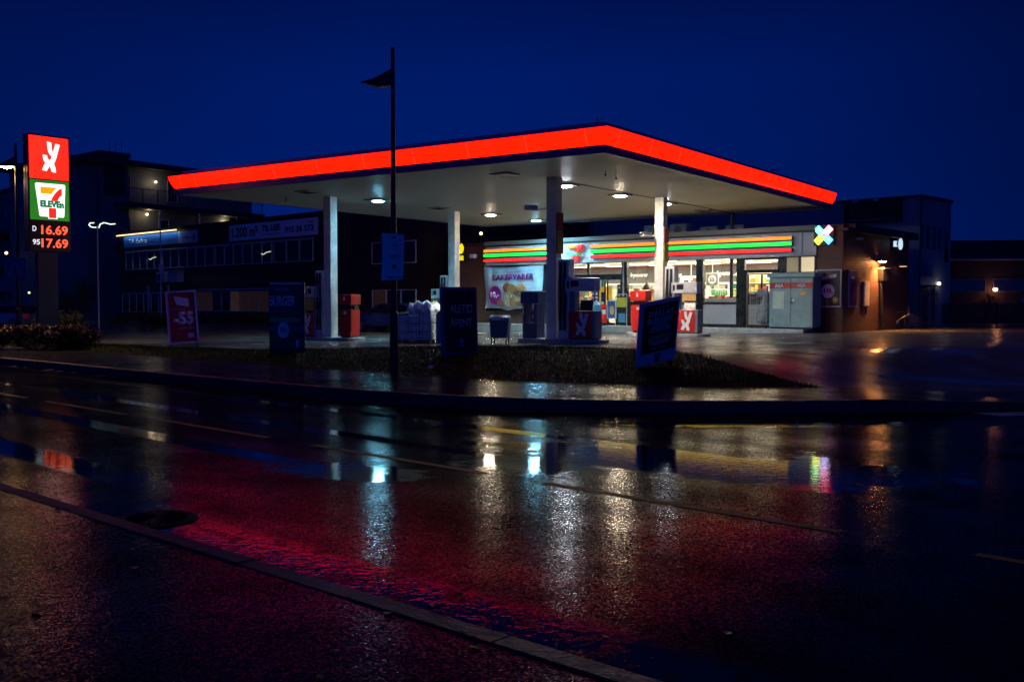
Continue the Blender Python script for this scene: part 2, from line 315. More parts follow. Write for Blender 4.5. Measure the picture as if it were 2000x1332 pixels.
def sdist(x, y):
    x = np.asarray(x, float); y = np.asarray(y, float); best = np.full(x.shape, 1e9); sgn = np.ones(x.shape)
    for a, b in zip(KX[:-1], KX[1:]):
        d = b - a; L = d @ d; t_ = np.clip(((x - a[0]) * d[0] + (y - a[1]) * d[1]) / L, 0, 1)
        qx = x - a[0] - t_ * d[0]; qy = y - a[1] - t_ * d[1]; r = np.hypot(qx, qy); s_ = np.sign(d[0] * (y - a[1]) - d[1] * (x - a[0]))
        u_ = r < best; best = np.where(u_, r, best); sgn = np.where(u_, s_, sgn)
    return best * sgn
def G(x, y):
    return np.maximum(.33 + .012 * np.clip(x, -12, 22) - .010 * (np.clip(y, 15, 60) - 32), .10)
def FZ(x, y):
    s = sdist(x, y); k = np.clip((s - 2.2) / 5.0, 0, 1); k = k * k * (3 - 2 * k)
    b0 = .012 - .045 * np.clip((x - 6) / 3, 0, 1); z = b0 + (G(x, y) - b0) * k
    return np.where(s < -.05, -.08, z)
def fz(x, y): return float(FZ(np.array([x]), np.array([y]))[0])

ASPH = wet('wet_road_asphalt', (.016, .016, .018), .13, aggscale=72,
           ruts=((9.02, .17, -34, -3.0), (7.36, .17, -34, -5.2), (5.66, .20, -30, -7.2), (4.08, .26, -26, -7.4)),
           pools=((.75, 10.9, 1.5, .35, -24), (1.6, 10.0, 1.7, .6, -15), (2.7, 9.45, 1.5, .72, -12), (3.0, 9.5, .5, 1.0, -8), (.2, 9.8, .9, .5, -30), (-1.55, 9.35, .8, .42, -30), (3.0, 13.3, 2.0, .28, 0), (4.6, 13.6, 1.2, .25, 0)),
           gutter=(3.15, 3.95), agg=1.0, agdist=.0005, glint=.045, film_k=.52)
FORE = wet('wet_forecourt_concrete', (.12, .115, .11), .2, pools=((7.3, 27.5, 2.2, .5, 20), (8.8, 23, 2.2, .5, 10), (9.0, 19.5, 2, .3, 0)), agg=.7, aggscale=60, agdist=.0012, wob=.008, glint=.10, film_k=.75)
PAVE = wet('wet_paving_slabs', (.04, .04, .042), .17, agg=.35, paving=True, agdist=.0010, wob=.005, glint=.05, film_k=.9)
NEARP = wet('wet_footway_asphalt', (.014, .014, .016), .17, agg=.9, agdist=.0010, aggscale=75, wob=.002, glint=.065, film_k=.70)
KERB = M('kerb_granite', (.055, .055, .062), .5, spec=.25, var=.3, scale=14, bump=.4, bscale=50)

# the ground: one sheet to the horizon, the road on top of it
tag(MB().add([(-900, -300, -.10), (900, -300, -.10), (900, 1500, -.10), (-900, 1500, -.10)], [(0, 1, 2, 3)]).build('ground', M('distant_ground', (.02, .02, .022), .7, scale=.2)), kind='structure')
def crown(x, y): return -.009 * min(max(.689 * x + .725 * y - 6.2, 0), 4.4)      # the far lane falls towards its kerb
b = MB(); vs_ = [-60, -20, 0, 3, 6.0, 6.1, 6.2, 6.3, 6.4, 7, 8, 9, 10, 10.6, 10.7, 30, 150]; us_ = np.linspace(-140, 120, 14)
for u_ in us_:
    for v_ in vs_: x_, y_ = .689 * v_ + .725 * u_, .725 * v_ - .689 * u_; b.v.append((x_, y_, crown(x_, y_)))
nv = len(vs_); b.f = [(i * nv + j, i * nv + j + 1, (i + 1) * nv + j + 1, (i + 1) * nv + j) for i in range(len(us_) - 1) for j in range(nv - 1)]; b.mi = [0] * len(b.f)
tag(b.build('road', ASPH, smooth=True), kind='structure')
def grid(name, xs, ys, zf, mat):
    XX, YY = np.meshgrid(xs, ys); ZZ = zf(XX, YY); nx, ny = len(xs), len(ys)
    v = np.stack([XX, YY, ZZ], -1).reshape(-1, 3).tolist(); f = [(j * nx + i, j * nx + i + 1, (j + 1) * nx + i + 1, (j + 1) * nx + i) for j in range(ny - 1) for i in range(nx - 1)]
    me = bpy.data.meshes.new(name); me.from_pydata(v, [], f); me.materials.append(mat); me.polygons.foreach_set('use_smooth', [True] * len(f)); me.update()
    o = bpy.data.objects.new(name, me); COL.objects.link(o); return o
tag(grid('forecourt', np.arange(-70, 70.1, .5), np.concatenate([np.arange(14, 45, .35), np.arange(45, 96, 2.)]), FZ, FORE), kind='structure')
# far pavement and kerb
def strip(name, A, C, zA, zC, mat, rows=6):
    n = len(A); v = []; f = []
    for i in range(n):
        for j in range(rows + 1):
            k = j / rows; v.append((A[i][0] * (1 - k) + C[i][0] * k, A[i][1] * (1 - k) + C[i][1] * k, zA[i] * (1 - k) + zC[i] * k))
    for i in range(n - 1):
        for j in range(rows): a = i * (rows + 1) + j; f.append((a, a + rows + 1, a + rows + 2, a + 1))
    b = MB(); b.add(v, f); return b.build(name, mat, smooth=True)
kz = np.array([.14 * (1 - min(max((p[0] - 5.6) / 3.2, 0), 1)) + .006 for p in K])
kn = []
for i in range(len(K)):
    d = K[min(i + 1, len(K) - 1)] - K[max(i - 1, 0)]; d = d / np.linalg.norm(d); kn.append((-d[1], d[0]))
kn = np.array(kn); K2 = K + kn * .14
bz = np.array([max(z_, fz(*q) + .004) if q[0] > 4.6 else z_ for z_, q in zip(kz + .01, B)])
tag(strip('far_pavement', K2 + kn * .004, B, kz - .004, bz, PAVE), kind='structure')
kb = MB()
for i in range(len(K) - 1):
    seg = np.linalg.norm(K[i + 1] - K[i]); m_ = max(1, int(seg / 1.0))
    for j in range(m_):
        a0, a1 = j / m_, (j + 1) / m_; dd = .006 / seg
        p0 = K[i] * (1 - a0 - dd) + K[i + 1] * (a0 + dd); p1 = K[i] * (1 - a1 + dd) + K[i + 1] * (a1 - dd); q0 = K2[i] * (1 - a0 - dd) + K2[i + 1] * (a0 + dd); q1 = K2[i] * (1 - a1 + dd) + K2[i + 1] * (a1 - dd)
        z0 = kz[i] * (1 - a0) + kz[i + 1] * a0; z1 = kz[i] * (1 - a1) + kz[i + 1] * a1
        c0 = p0 * .86 + q0 * .14; c1 = p1 * .86 + q1 * .14
        kb.add([(*p0, -.09), (*p1, -.09), (*p1, z1 - .015), (*p0, z0 - .015), (*c0, z0), (*c1, z1), (*q1, z1), (*q0, z0), (*q0, -.05), (*q1, -.05)],
               [(0, 1, 2, 3), (3, 2, 5, 4), (4, 5, 6, 7), (7, 6, 9, 8), (0, 3, 4, 7, 8), (1, 9, 6, 5, 2)])
tag(kb.build('far_kerb', KERB), kind='structure')
# near pavement and kerb (straight), the photographer stands on it
U = np.array([.744, -.667]); Nn = np.array([.667, .744]); c0 = np.array([.0, 4.42])
def near(u, v, z): p = c0 + U * u + Nn * v; return (p[0], p[1], z)
xs_u = np.linspace(-30, 14, 60)
b = MB(); vv = [near(u, v, .10 - .012 * (v + .15) / -8) for u in xs_u for v in (-.14, -2, -4, -10)]
b.add(vv, [(i * 4 + j, i * 4 + j + 1, (i + 1) * 4 + j + 1, (i + 1) * 4 + j) for i in range(59) for j in range(3)])
tag(b.build('near_pavement', NEARP), kind='structure')
b = MB(); u = -30.
while u < 14:
    L = 1.0; p = [near(u + .006, -.136, -.03), near(u + L - .006, -.136, -.03), near(u + L - .006, 0, -.03), near(u + .006, 0, -.03)]
    o_ = random.uniform(-.004, .004); q = [near(u + .006, -.136, .108 + o_), near(u + L - .006, -.136, .108 + o_), near(u + L - .006, -.012, .106 + o_), near(u + .006, -.012, .106 + o_)]; w = [near(u + L - .006, 0, .09), near(u + .006, 0, .09)]
    b.add(p + q + w, [(4, 5, 6, 7), (7, 6, 8, 9), (9, 8, 2, 3), (0, 3, 9, 7, 4), (1, 5, 6, 8, 2), (0, 4, 5, 1)]); u += L
tag(b.build('near_kerb', KERB), kind='structure')
# painted marks
DD = np.array([.731, -.682]); DNn = np.array([.682, .731])
YEL = M('worn_yellow_line_paint', (.90, .50, .07), .6, spec=.15, var=.3, scale=25, bump=.4, bscale=80)
starts = []
pA = np.array([-2.2, 11.05])
def dash(p, L, w=.10):
    a = p; c = p + DD * L; n = DNn * w / 2; return [(*q, crown(*q) + .004) for q in (a - n, c - n, c + n, a + n)]
b = MB()
for p, L in (((-2.22, 11.1), 2.72), ((.30, 8.76), 2.72), ((2.95, 6.27), 2.7), ((-4.85, 13.55), 2.7), ((-7.5, 16.0), 2.7), ((-10.1, 18.45), 2.7), ((-12.7, 20.9), 2.7), ((-15.3, 23.3), 2.7)):
    b.add(dash(np.array(p), L), [(0, 1, 2, 3)])
tag(b.build('centre_line_marking', YEL), kind='structure')
b = MB(); b.add([(6.75, 14.6, -.03), (7.0, 14.2, -.03), (8.4, 14.5, -.03), (8.4, 14.9, -.03)], [(0, 1, 2, 3)]); b.add([(8.8, 15.0, -.02), (9.0, 14.6, -.03), (10.4, 14.9, -.03), (10.4, 15.3, -.02)], [(0, 1, 2, 3)])
tag(b.build('crossing_marking', M('worn_white_line_paint', (.5, .5, .5), .5, var=.3, scale=20)), kind='structure')
# manhole in the gutter
mh = thing('manhole_cover', 'round cast iron manhole cover in the gutter beside the near kerb', 'manhole cover', (-2.62, 7.28, .002))
b = MB(); b.lathe([(.001, .006), (.24, .006), (.25, .010), (.29, .010), (.30, .003)], n=40)
for i in range(22):
    a = 2 * math.pi * i / 22; b.tube((.08 * math.cos(a), .08 * math.sin(a), .010), (.21 * math.cos(a), .21 * math.sin(a), .010), .008, .012, 5)
b.build('cover', M('cast_iron', (.010, .010, .011), .6, .0, bump=.5, spec=.2), mh)

# grass bank: a mound with blades
GB = cr([(-16, 34.3), (-12.3, 31.2), (-8.9, 28.8), (-5.4, 26.4), (-1.3, 25.8), (1.4, 24.6), (2.8, 22.9), (3.7, 21.4), (4.5, 19.4), (4.95, 18.3), (5.35, 17.0)], 5)
GF = cr([(-18, 34.1), (-14.5, 31.0), (-11.3, 28.2), (-7.6, 24.8), (-3.6, 21.2), (-1.1, 19.1), (.4, 18.0), (1.8, 17.5), (3.2, 17.1), (4.3, 16.9), (5.3, 16.8)], 5)
n = len(GB); rows = 10; v = []; f = []
def gz(p, k):
    e_ = math.sin(math.pi * k) * min(1, math.hypot(p[0] - 5.35, p[1] - 16.9) / 1.6); zz = (.16 * (1 - k) + (fz(*p) + .03) * k) + .16 * e_ ** .7
    return max(zz, fz(*p) + .02) + .02 * math.sin(3.1 * p[0] + 1.7 * p[1]) * e_
for i in range(n):
    for j in range(rows + 1):
        k = j / rows; p = GF[i] * (1 - k) + GB[i] * k; v.append((p[0], p[1], gz(p, k)))
f = [(i * (rows + 1) + j, (i + 1) * (rows + 1) + j, (i + 1) * (rows + 1) + j + 1, i * (rows + 1) + j + 1) for i in range(n - 1) for j in range(rows)]
BV = np.array(v).reshape(n, rows + 1, 3)
SOIL = M('grass_bank_soil', (.010, .012, .005), .9, var=.5, scale=8, bump=.8, bscale=20, spec=.1)
tag(MB().add(v, f).build('grass_bank', SOIL, smooth=True), kind='structure')
def bank_point(i, fi, k):
    j = min(int(k * rows), rows - 1); kk_ = k * rows - j; q = (BV[i, j] * (1 - fi) + BV[i + 1, j] * fi) * (1 - kk_) + (BV[i, j + 1] * (1 - fi) + BV[i + 1, j + 1] * fi) * kk_
    return q[:2], float(q[2])
v = []; f = []; 
wts = np.array([np.linalg.norm(GF[i + 1] - GF[i]) * (np.linalg.norm(GB[i] - GF[i]) + .3) / (1 + .04 * GF[i][1]) for i in range(n - 1)]); wts /= wts.sum()
for i in rng.choice(n - 1, 42000, p=wts):
    p, z = bank_point(i, rng.random(), rng.random()); h = rng.uniform(.02, .085); a = rng.random() * 6.28; w_ = .006; lx, ly = rng.normal(0, .03, 2); o = len(v)
    v += [(p[0] - w_ * math.cos(a), p[1] - w_ * math.sin(a), z - .01), (p[0] + w_ * math.cos(a), p[1] + w_ * math.sin(a), z - .01), (p[0] + lx, p[1] + ly, z + h)]; f.append((o, o + 1, o + 2))
tag(MB().add(v, f).build('grass', M('grass_blades', (.014, .060, .008), .8, var=.5, scale=3, spec=.08)), 'short dark grass covering the bank between forecourt and pavement', 'grass', kind='stuff')
v = []; f = []
for _ in range(700):
    i = int(rng.choice(n - 1, p=wts)); k = rng.random() ** 2.2; p, z = bank_point(i, rng.random(), k); s_ = rng.uniform(.02, .045); a = rng.random() * 6.28; o = len(v)
    if rng.random() < .35: q = K2[rng.integers(24, 60)]; p = q + rng.normal(0, .4, 2); z = .15 if sdist(*p) > 0.15 else -.02
    c, s2 = math.cos(a) * s_, math.sin(a) * s_
    v += [(p[0] - c, p[1] - s2, z + .03), (p[0] + s2 * .6, p[1] - c * .6, z + .02), (p[0] + c, p[1] + s2, z + .035), (p[0] - s2 * .6, p[1] + c * .6, z + .04)]; f.append((o, o + 1, o + 2, o + 3))
tag(MB().add(v, f).build('leaf_litter', M('fallen_leaf_brown', (.09, .045, .015), .7, var=.5, scale=2)), 'scattered fallen leaves along the grass edge and kerb', 'leaves', kind='stuff')
# individual leaves on the near pavement
lm = [M('leaf_yellow', (.16, .10, .03), .4), M('leaf_brown', (.07, .035, .015), .4), M('leaf_olive', (.06, .06, .02), .4)]
lb = MB(); lb.add([(-.03, 0, .004), (-.012, -.018, .008), (.015, -.02, .004), (.034, 0, .011), (.014, .02, .005), (-.012, .017, .003), (.0, 0, .002)], [(0, 1, 6), (1, 2, 6), (2, 3, 6), (3, 4, 6), (4, 5, 6), (5, 0, 6)])
protos = []
for i in range(46):
    if i < 3: o = lb.build('fallen_leaf', lm[i]); protos.append(o)
    else: o = protos[i % 3].copy(); COL.objects.link(o)
    uu, v_ = rng.uniform(-4.5, 1.2), -rng.uniform(.15, 2.1) if i % 5 else rng.uniform(.1, 1.2)
    p = near(uu, v_, .103 if v_ < 0 else .004); o.location = p; o.rotation_euler = (0, 0, rng.random() * 6.28); sc_ = rng.uniform(.6, 1.15); o.scale = (sc_, sc_, sc_)
    tag(o, 'small wet fallen leaf lying flat on the dark asphalt near the front kerb', 'leaf', 'fallen leaves on the near pavement and road edge')

# ------------------------------------------------------------------ petrol canopy
CZ = 5.355
WHITE = M('white_painted_steel', (.62, .62, .60), .42, var=.14, scale=3); NAVY = M('navy_blue_steel', (.02, .035, .22), .35)
REDL = M('red_light_box', (.35, .01, .01), .4, emit=(2.3, .0170, .0006), es=1.1, var=0)
can = thing('petrol_station_canopy', 'huge flat petrol station canopy edged with a glowing red light band', 'canopy', (2.33, 25.1, 0), R(-34.9))
def ceilmat():
    m = M('canopy_ceiling_panels', (.52, .49, .44), .48, var=.07, scale=.5); t = m.node_tree; b_ = t.nodes['Principled BSDF']
    co = nn(t, 'ShaderNodeTexCoord'); sp = nn(t, 'ShaderNodeSeparateXYZ'); t.links.new(co.outputs['Object'], sp.inputs[0])
    w_ = lam(t, 'FRACT', lam(t, 'MULTIPLY', sp.outputs[1], 3.3)); k = mrange(t, lam(t, 'ABSOLUTE', lam(t, 'SUBTRACT', w_, .5)), .44, .5)
    bp = nn(t, 'ShaderNodeBump'); bp.invert = True; bp.inputs['Distance'].default_value = .006; bp.inputs['Strength'].default_value = .5
    wv = noise(t, co.outputs['Object'], 1.6, 2); t.links.new(lam(t, 'ADD', k, lam(t, 'MULTIPLY', wv, .8)), bp.inputs['Height']); t.links.new(bp.outputs[0], b_.inputs['Normal']); return m
MB().box(-17.1, .12, CZ, -.12, 18.4, CZ + .05).build('ceiling', ceilmat(), can)
b = MB(); b.box(-16.7, .5, CZ + .06, -.5, 18.0, 6.06); b.build('roof_deck', M('roof_sheet', (.30, .30, .34), .5), can)
# navy lower trim on the four sides
b = MB(); b.box(-17.2, 0, CZ - .02, 0, .11, 5.54); b.box(-.11, .111, CZ - .02, 0, 18.5, 5.54); b.box(-17.2, .111, CZ - .02, -17.09, 18.5, 5.54); b.box(-17.088, 18.39, CZ - .02, -.112, 18.5, 5.54); b.build('lower_trim', NAVY, can)
b = MB(); b.box(-17.25, -.12, 5.965, .12, .40, 6.0); b.box(-.4, .402, 5.965, .12, 18.6, 6.0); b.box(-17.3, .402, 5.965, -16.8, 18.6, 6.0); b.box(-16.798, 18.2, 5.965, -.402, 18.6, 6.0); b.build('upper_trim', NAVY, can)
b = MB(); b.box(-16.9, .10, 6.002, -.10, .16, 6.135); b.box(-.16, .162, 6.002, -.10, 18.3, 6.135); b.build('parapet_cap', M('pale_lilac_sheet', (.55, .30, .50), .35), can)
prof = [(.01, 5.545), (-.035, 5.60), (-.085, 5.70), (-.125, 5.80), (-.15, 5.90), (-.16, 5.96)]     # outward offset of the curved acrylic face
def band(axis, a0, a1, m0, m1):
    """axis 'x': along the front; 'y': along the right side. m0/m1: mitre factor at each end"""
    b_ = MB(); v_ = []
    for (o_, z_) in prof:
        for a, mi in ((a0, m0), (a1, m1)):
            aa = a + mi * (-o_)
            v_.append((aa, o_, z_) if axis == 'x' else (-o_, aa, z_))
    nn_ = len(prof); fs = [(2 * i, 2 * i + 1, 2 * i + 3, 2 * i + 2) for i in range(nn_ - 1)]
    v_ += [(a0, .08, 5.96) if axis == 'x' else (-.08, a0, 5.96), (a1, .08, 5.96) if axis == 'x' else (-.08, a1, 5.96), (a0, .08, 5.545) if axis == 'x' else (-.08, a0, 5.545), (a1, .08, 5.545) if axis == 'x' else (-.08, a1, 5.545)]
    k_ = 2 * nn_
    fs += [(k_ - 2, k_ - 1, k_ + 1, k_), (k_, k_ + 1, k_ + 3, k_ + 2), tuple(range(0, k_, 2)) + (k_, k_ + 2), tuple(range(1, k_, 2)) + (k_ + 1, k_ + 3)]
    b_.add(v_, fs); return b_.build('light_panel', REDL, can, smooth=False)
xs = [-17.2, -16.75, -15.95, -13.98, -12.02, -10.08, -8.14, -6.2, -4.26, -2.33, -.5, 0]
for i in range(len(xs) - 1): band('x', xs[i] + (.016 if i else 0), xs[i + 1] - (.016 if i < len(xs) - 2 else 0), -1 if i == 0 else 0, 1 if i == len(xs) - 2 else 0)
RIB = M('seam_rib', (.5, .05, .02), .4, emit=(2.5, .040, .015), es=1.0, var=0)
for x_ in xs[1:-1]:
    b = MB()
    q_ = [(x_ + dx, o_ - .004, z_) for o_, z_ in prof for dx in (-.018, .018)] + [(x_ + dx, o_ + .02, z_) for o_, z_ in prof for dx in (-.018, .018)]
    k_ = len(prof); b.add(q_, [(2 * i, 2 * i + 1, 2 * i + 3, 2 * i + 2) for i in range(k_ - 1)] + [(2 * i, 2 * i + 2, 2 * k_ + 2 * i + 2, 2 * k_ + 2 * i) for i in range(k_ - 1)] + [(2 * i + 3, 2 * i + 1, 2 * k_ + 2 * i + 1, 2 * k_ + 2 * i + 3) for i in range(k_ - 1)]); b.build('joint_rib', RIB, can)
ys = [0, .5, 2.33, 4.1, 5.85, 7.6, 9.35, 11.1, 12.85, 14.6, 16.35, 17.9, 18.5]
for i in range(len(ys) - 1): band('y', ys[i] + (.016 if i else 0), ys[i + 1] - .016, -1 if i == 0 else 0, 0)
for y_ in ys[1:-1]:
    b = MB(); q_ = [(-(o_ - .004), y_ + dx, z_) for o_, z_ in prof for dx in (-.018, .018)] + [(-(o_ + .02), y_ + dx, z_) for o_, z_ in prof for dx in (-.018, .018)]
    k_ = len(prof); b.add(q_, [(2 * i, 2 * i + 1, 2 * i + 3, 2 * i + 2) for i in range(k_ - 1)] + [(2 * i, 2 * i + 2, 2 * k_ + 2 * i + 2, 2 * k_ + 2 * i) for i in range(k_ - 1)] + [(2 * i + 3, 2 * i + 1, 2 * k_ + 2 * i + 1, 2 * k_ + 2 * i + 3) for i in range(k_ - 1)]); b.build('joint_rib', RIB, can)
# left end return
b = MB(); b.prism([(-17.2 - .15, 5.96), (-17.2 - .12, 5.8), (-17.2 - .03, 5.6), (-17.19, 5.545), (-17.12, 5.545), (-17.12, 5.96)], .0, 18.5); b.build('light_panel', REDL, can)
SEAMM = M('seam_black', (.02, .02, .02), .6)
b = MB(); b.box(-4.1, 3.9, CZ - .012, -4.04, 18.3, CZ - .001); b.box(-13.4, 14.2, CZ - .012, -13.36, 18.3, CZ - .001); b.build('drain_joint', SEAMM, can)
# columns
def column(x, y, w=.17, flash=False):
    z0 = fz(*(np.array([2.33, 25.1]) + np.array([math.cos(R(-34.9)) * x - math.sin(R(-34.9)) * y, math.sin(R(-34.9)) * x + math.cos(R(-34.9)) * y])))
    b_ = MB(); b_.box(x - w, y - w, z0 - .1, x + w, y + w, CZ - .002); b_.box(x - w - .008, y - .012, z0, x - w, y + .012, CZ - .01); b_.box(x - w - .03, y - w - .03, z0, x + w + .03, y + w + .03, z0 + .16)
    return b_.build('column', [COLM], can, bevel=.012)
COLM = M('column_paint', (.60, .60, .58), .38, var=.25, scale=2.2)
COLS = [(-3.8, 3.6), (-3.8, 10.8), (-13.4, 3.75), (-13.4, 10.9)]
for x, y in COLS: column(x, y)
b = MB(); b.tube((-4.07, 18.0, .3), (-4.07, 18.0, CZ), .08); b.build('column', SEAMM, can)
for x, y in ((-1.8, 3.2), (-1.95, 4.1), (-14.9, 3.0), (-14.4, 2.6)): b = MB(); b.tube((x, y, CZ), (x, y, CZ - .10), .012, .012, 6); b.tube((x, y, CZ - .10), (x, y, CZ - .14), .035, .02, 8); b.build('sprinkler_head', SEAMM, can)
b = MB()
for k in range(14):
    b.box(-9.6 + k * .68 + random.uniform(0, .2), .118, CZ - .012, -9.3 + k * .68 + random.uniform(0, .1), .14, CZ - .003)
b.build('ceiling_edge_clip', WHITE, can)
CY = (.22, .70, 1.0); WM = (1.0, .80, .58); NE = (.85, .92, 1)
LAMPS = {(-4.5, 5.4): (NE, 1.), (-4.5, 9.0): (WM, 1.1), (-4.5, 12.55): (NE, .9), (-12.7, 5.5): (CY, 1.25), (-12.75, 12.6): (WM, .45), (-12.8, 16.2): (CY, 1.5)}
for x in (-4.5, -12.7):
    for y in (2.0, 5.4, 9.0, 12.6, 16.2):
        key = next((k for k in LAMPS if abs(k[0] - x) < .2 and abs(k[1] - y) < .2), None)
        fx = MB().box(x - .33, y - .33, CZ - .05, x + .33, y + .33, CZ - .002).build('light_fixture', M('fixture_housing', (.25, .25, .24), .4), can, bevel=.02)
        if key:
            c, p = LAMPS[key]; x, yy = key
            MB().lathe([(.001, -.03), (.10, -.026), (.18, -.011), (.205, 0)], (x, yy, CZ - .055), 24).build('lens', M('lens_%s' % {CY: 'cyan', WM: 'warm', NE: 'neutral'}[c], (.8, .8, .8), .3, emit=c, es=480, var=0), fx, smooth=True)
            L = bpy.data.lights.new('canopy_light', 'AREA'); L.shape = 'DISK'; L.size = .5; L.energy = 150 * p; L.color = c; L.spread = R(155)
            lo = bpy.data.objects.new('canopy_light', L); COL.objects.link(lo); lo.parent = fx; lo.location = (x, yy, CZ - .10)
            x = -4.5 if x > -8 else -12.7
        else:
            MB().box(x - .24, y - .24, CZ - .056, x + .24, y + .24, CZ - .052).build('lens', M('dark_lens', (.05, .05, .055), .2), fx)
def cw(x, y, z=None):
    a = R(-34.9); X = 2.33 + math.cos(a) * x - math.sin(a) * y; Y = 25.1 + math.sin(a) * x + math.cos(a) * y
    return (X, Y, fz(X, Y) if z is None else z)
# ------------------------------------------------------------------ islands, pumps, cabinets
RED = M('red_panel_paint', (.55, .018, .01), .35, var=.1); PWHITE = M('pump_white', (.66, .64, .66), .35); PGREY = M('pump_grey', (.22, .24, .28), .4); BLK = M('black_plastic', (.012, .012, .013), .4)
LOGOW = M('logo_white', (.82, .82, .84), .4, var=.05); YELP = M('yellow_panel', (.6, .4, .05), .4); DKB = M('dark_blue_panel', (.03, .05, .16), .4)
ISL = M('island_concrete', (.35, .35, .34), .5, var=.3, scale=5, bump=.3, bscale=30)
def island(x, y, a0, a1):
    p = cw(x, y); i_ = thing('pump_island', 'raised concrete pump island kerb under the column %s' % {0: 'nearest the road', 1: 'in front of the shop doors', 2: 'on the left with the red cabinet', 3: 'at the back left'}[COLS.index((x, y))], 'pump island', p, R(-34.9), 'pump islands under the canopy')
    b_ = MB(); r = .45; pts = []
    for cx, s0 in ((a1 - r, -90), (a0 + r, 90)):
        for k in range(9): a = R(s0 + k * 22.5); pts.append((cx + r * math.cos(a), r * math.sin(a)))
    b_.prismz(pts, -.15, .13); b_.build('kerb', ISL, i_, bevel=.015); return p[2] + .13
HT = {}
for (x, y), (a0, a1) in zip(COLS, ((-1.25, 1.85), (-1.35, 1.9), (-1.9, 1.5), (-1.3, 1.6))): HT[(x, y)] = island(x, y, a0, a1)
def pump(x, y, s, label, rot=0, panel=RED):
    t = thing('fuel_pump', label, 'fuel pump', cw(x, y, HT[(x, y)]), R(-34.9), 'fuel pumps on the islands')
    def X(a, b_): return (a, b_) if s > 0 else (-b_, -a)
    a, c = X(.66, 1.55)
    MB().box(a, -.22, .04, c, .22, .84).build('cabinet', PGREY, t, bevel=.015)
    MB().box(a + .03, -.20, 0, c - .03, .20, .039).build('plinth', BLK, t)
    f0, f1 = (a + .01, c - .10) if s > 0 else (a + .01, c - .02)
    pl = MB().box(f0, -.232, .06, f1, -.221, .82).build('front_panel', panel, t)
    lb_ = MB(); w_ = (f1 - f0); yx(lb_, f0 + .30 * w_, f0 + .88 * w_, .10, .80, -.244, -.234); lb_.build('logo', LOGOW, pl)
    a, c = X(.24, .62)
    tw = MB().box(a, -.17, 0, c, .17, 2.38).build('hose_tower', PWHITE, t, bevel=.02)
    for q in (.28, .66):
        m_ = a + (c - a) * q; MB().box(m_ - .045, -.182, .25, m_ + .045, -.172, 2.30).build('hose_slot', BLK, tw)
        h = MB(); h.path([(m_, -.20, 2.25), (m_ + .01, -.27, 1.9), (m_ - .01, -.30, 1.3), (m_, -.28, .7), (m_ + .03, -.25, .42), (m_ + .05, -.24, .7), (m_ + .05, -.23, 1.15)], .016, 6); h.build('hose', BLK, t)
        z = MB(); z.prism([(m_ + .01, 1.0), (m_ + .09, 1.02), (m_ + .09, 1.28), (m_ + .05, 1.34), (m_ + .01, 1.25)], -.26, -.20); z.build('nozzle', BLK, t)
    a, c = X(.50, 1.50) if s > 0 else X(.50, 1.1)
    hd = MB().box(a, -.19, 1.42, c, .19, 1.82).build('display_head', PWHITE, t, bevel=.02)
    w_ = c - a
    MB().box(a + .22 * w_, -.198, 1.56, a + .48 * w_, -.192, 1.74).build('display', BLK, hd); MB().box(a + .08 * w_, -.20, 1.52, a + .15 * w_, -.192, 1.72).build('card_reader', BLK, hd)
    a2, c2 = X(.62, .80); MB().box(a2, -.1, .842, c2, .1, 1.418).build('head_post', PGREY, t)
    if s > 0:
        g_ = MB(); g_.add([(1.0, -.15, .85), (1.42, -.15, .85), (1.36, .02, 1.16), (.93, .02, 1.16), (1.0, -.13, .85), (1.42, -.13, .85), (1.36, .04, 1.16), (.93, .04, 1.16)], [(0, 1, 2, 3), (7, 6, 5, 4), (0, 4, 5, 1), (1, 5, 6, 2), (2, 6, 7, 3), (3, 7, 4, 0)]); g_.build('notice_board', M('dark_notice', (.02, .022, .05), .3), t)
    else:
        MB().box(-1.12, -.15, .95, -.86, .10, 1.40).build('yellow_bin', YELP, t, bevel=.01)
    return t
pump(*COLS[0], 1, 'tall fuel pump nearest the road, its red logo panel in shadow')
pump(*COLS[1], 1, 'fuel pump before the shop windows, its red logo panel brightly lit')
pump(*COLS[2], -1, 'fuel pump left of the column on the left island, beside a yellow panel')
pb = pump(*COLS[3], -1, 'fuel pump by the rear left column, mostly hidden by the always open sign')
def cabinet(x, y, a, label, mat, side, metal=False):
    p = cw(x, y, HT[(x, y)]); t = thing('service_cabinet', label, 'service cabinet', p, R(-34.9))
    b_ = MB(); b_.prism([(a - .25, .06), (a + .25, .06), (a + .29, .30), (a + .29, 1.0), (a - .29, 1.0), (a - .29, .30)], -.23, .23); b_.build('body', mat, t, bevel=.015)
    MB().box(a - .31, -.25, 1.16, a + .31, .25, 1.52).build('head', mat, t, bevel=.02)
    MB().box(a - .22, -.18, 1.002, a + .22, .18, 1.158).build('slot', BLK, t)
    b_ = MB(); b_.tube((a - .02, -.262, 1.34), (a - .02, -.252, 1.34), .035, .035, 12); b_.prism([(a - .06, 1.36), (a + .02, 1.36), (a - .01, 1.46), (a - .03, 1.46)], -.262, -.252); b_.build('emblem', LOGOW, t)
    MB().box(a - .05, -.244, .82, a + .06, -.236, .93).build('lock_plate', LOGOW, t)
    MB().box(a - .35, -.12, .98, a - .292, .10, 1.13).build('paper_holder', BLK, t); MB().box(a + .292, -.12, .98, a + .35, .10, 1.13).build('paper_holder', BLK, t)
    MB().box(a - .22, -.2, 0, a + .22, .2, .058).build('foot', BLK, t)
cabinet(*COLS[2], .92, 'red cabinet standing right of the column on the left island', RED, 1)
cabinet(*COLS[1], -.80, 'bright red cabinet left of the column before the shop doors', RED, -1)
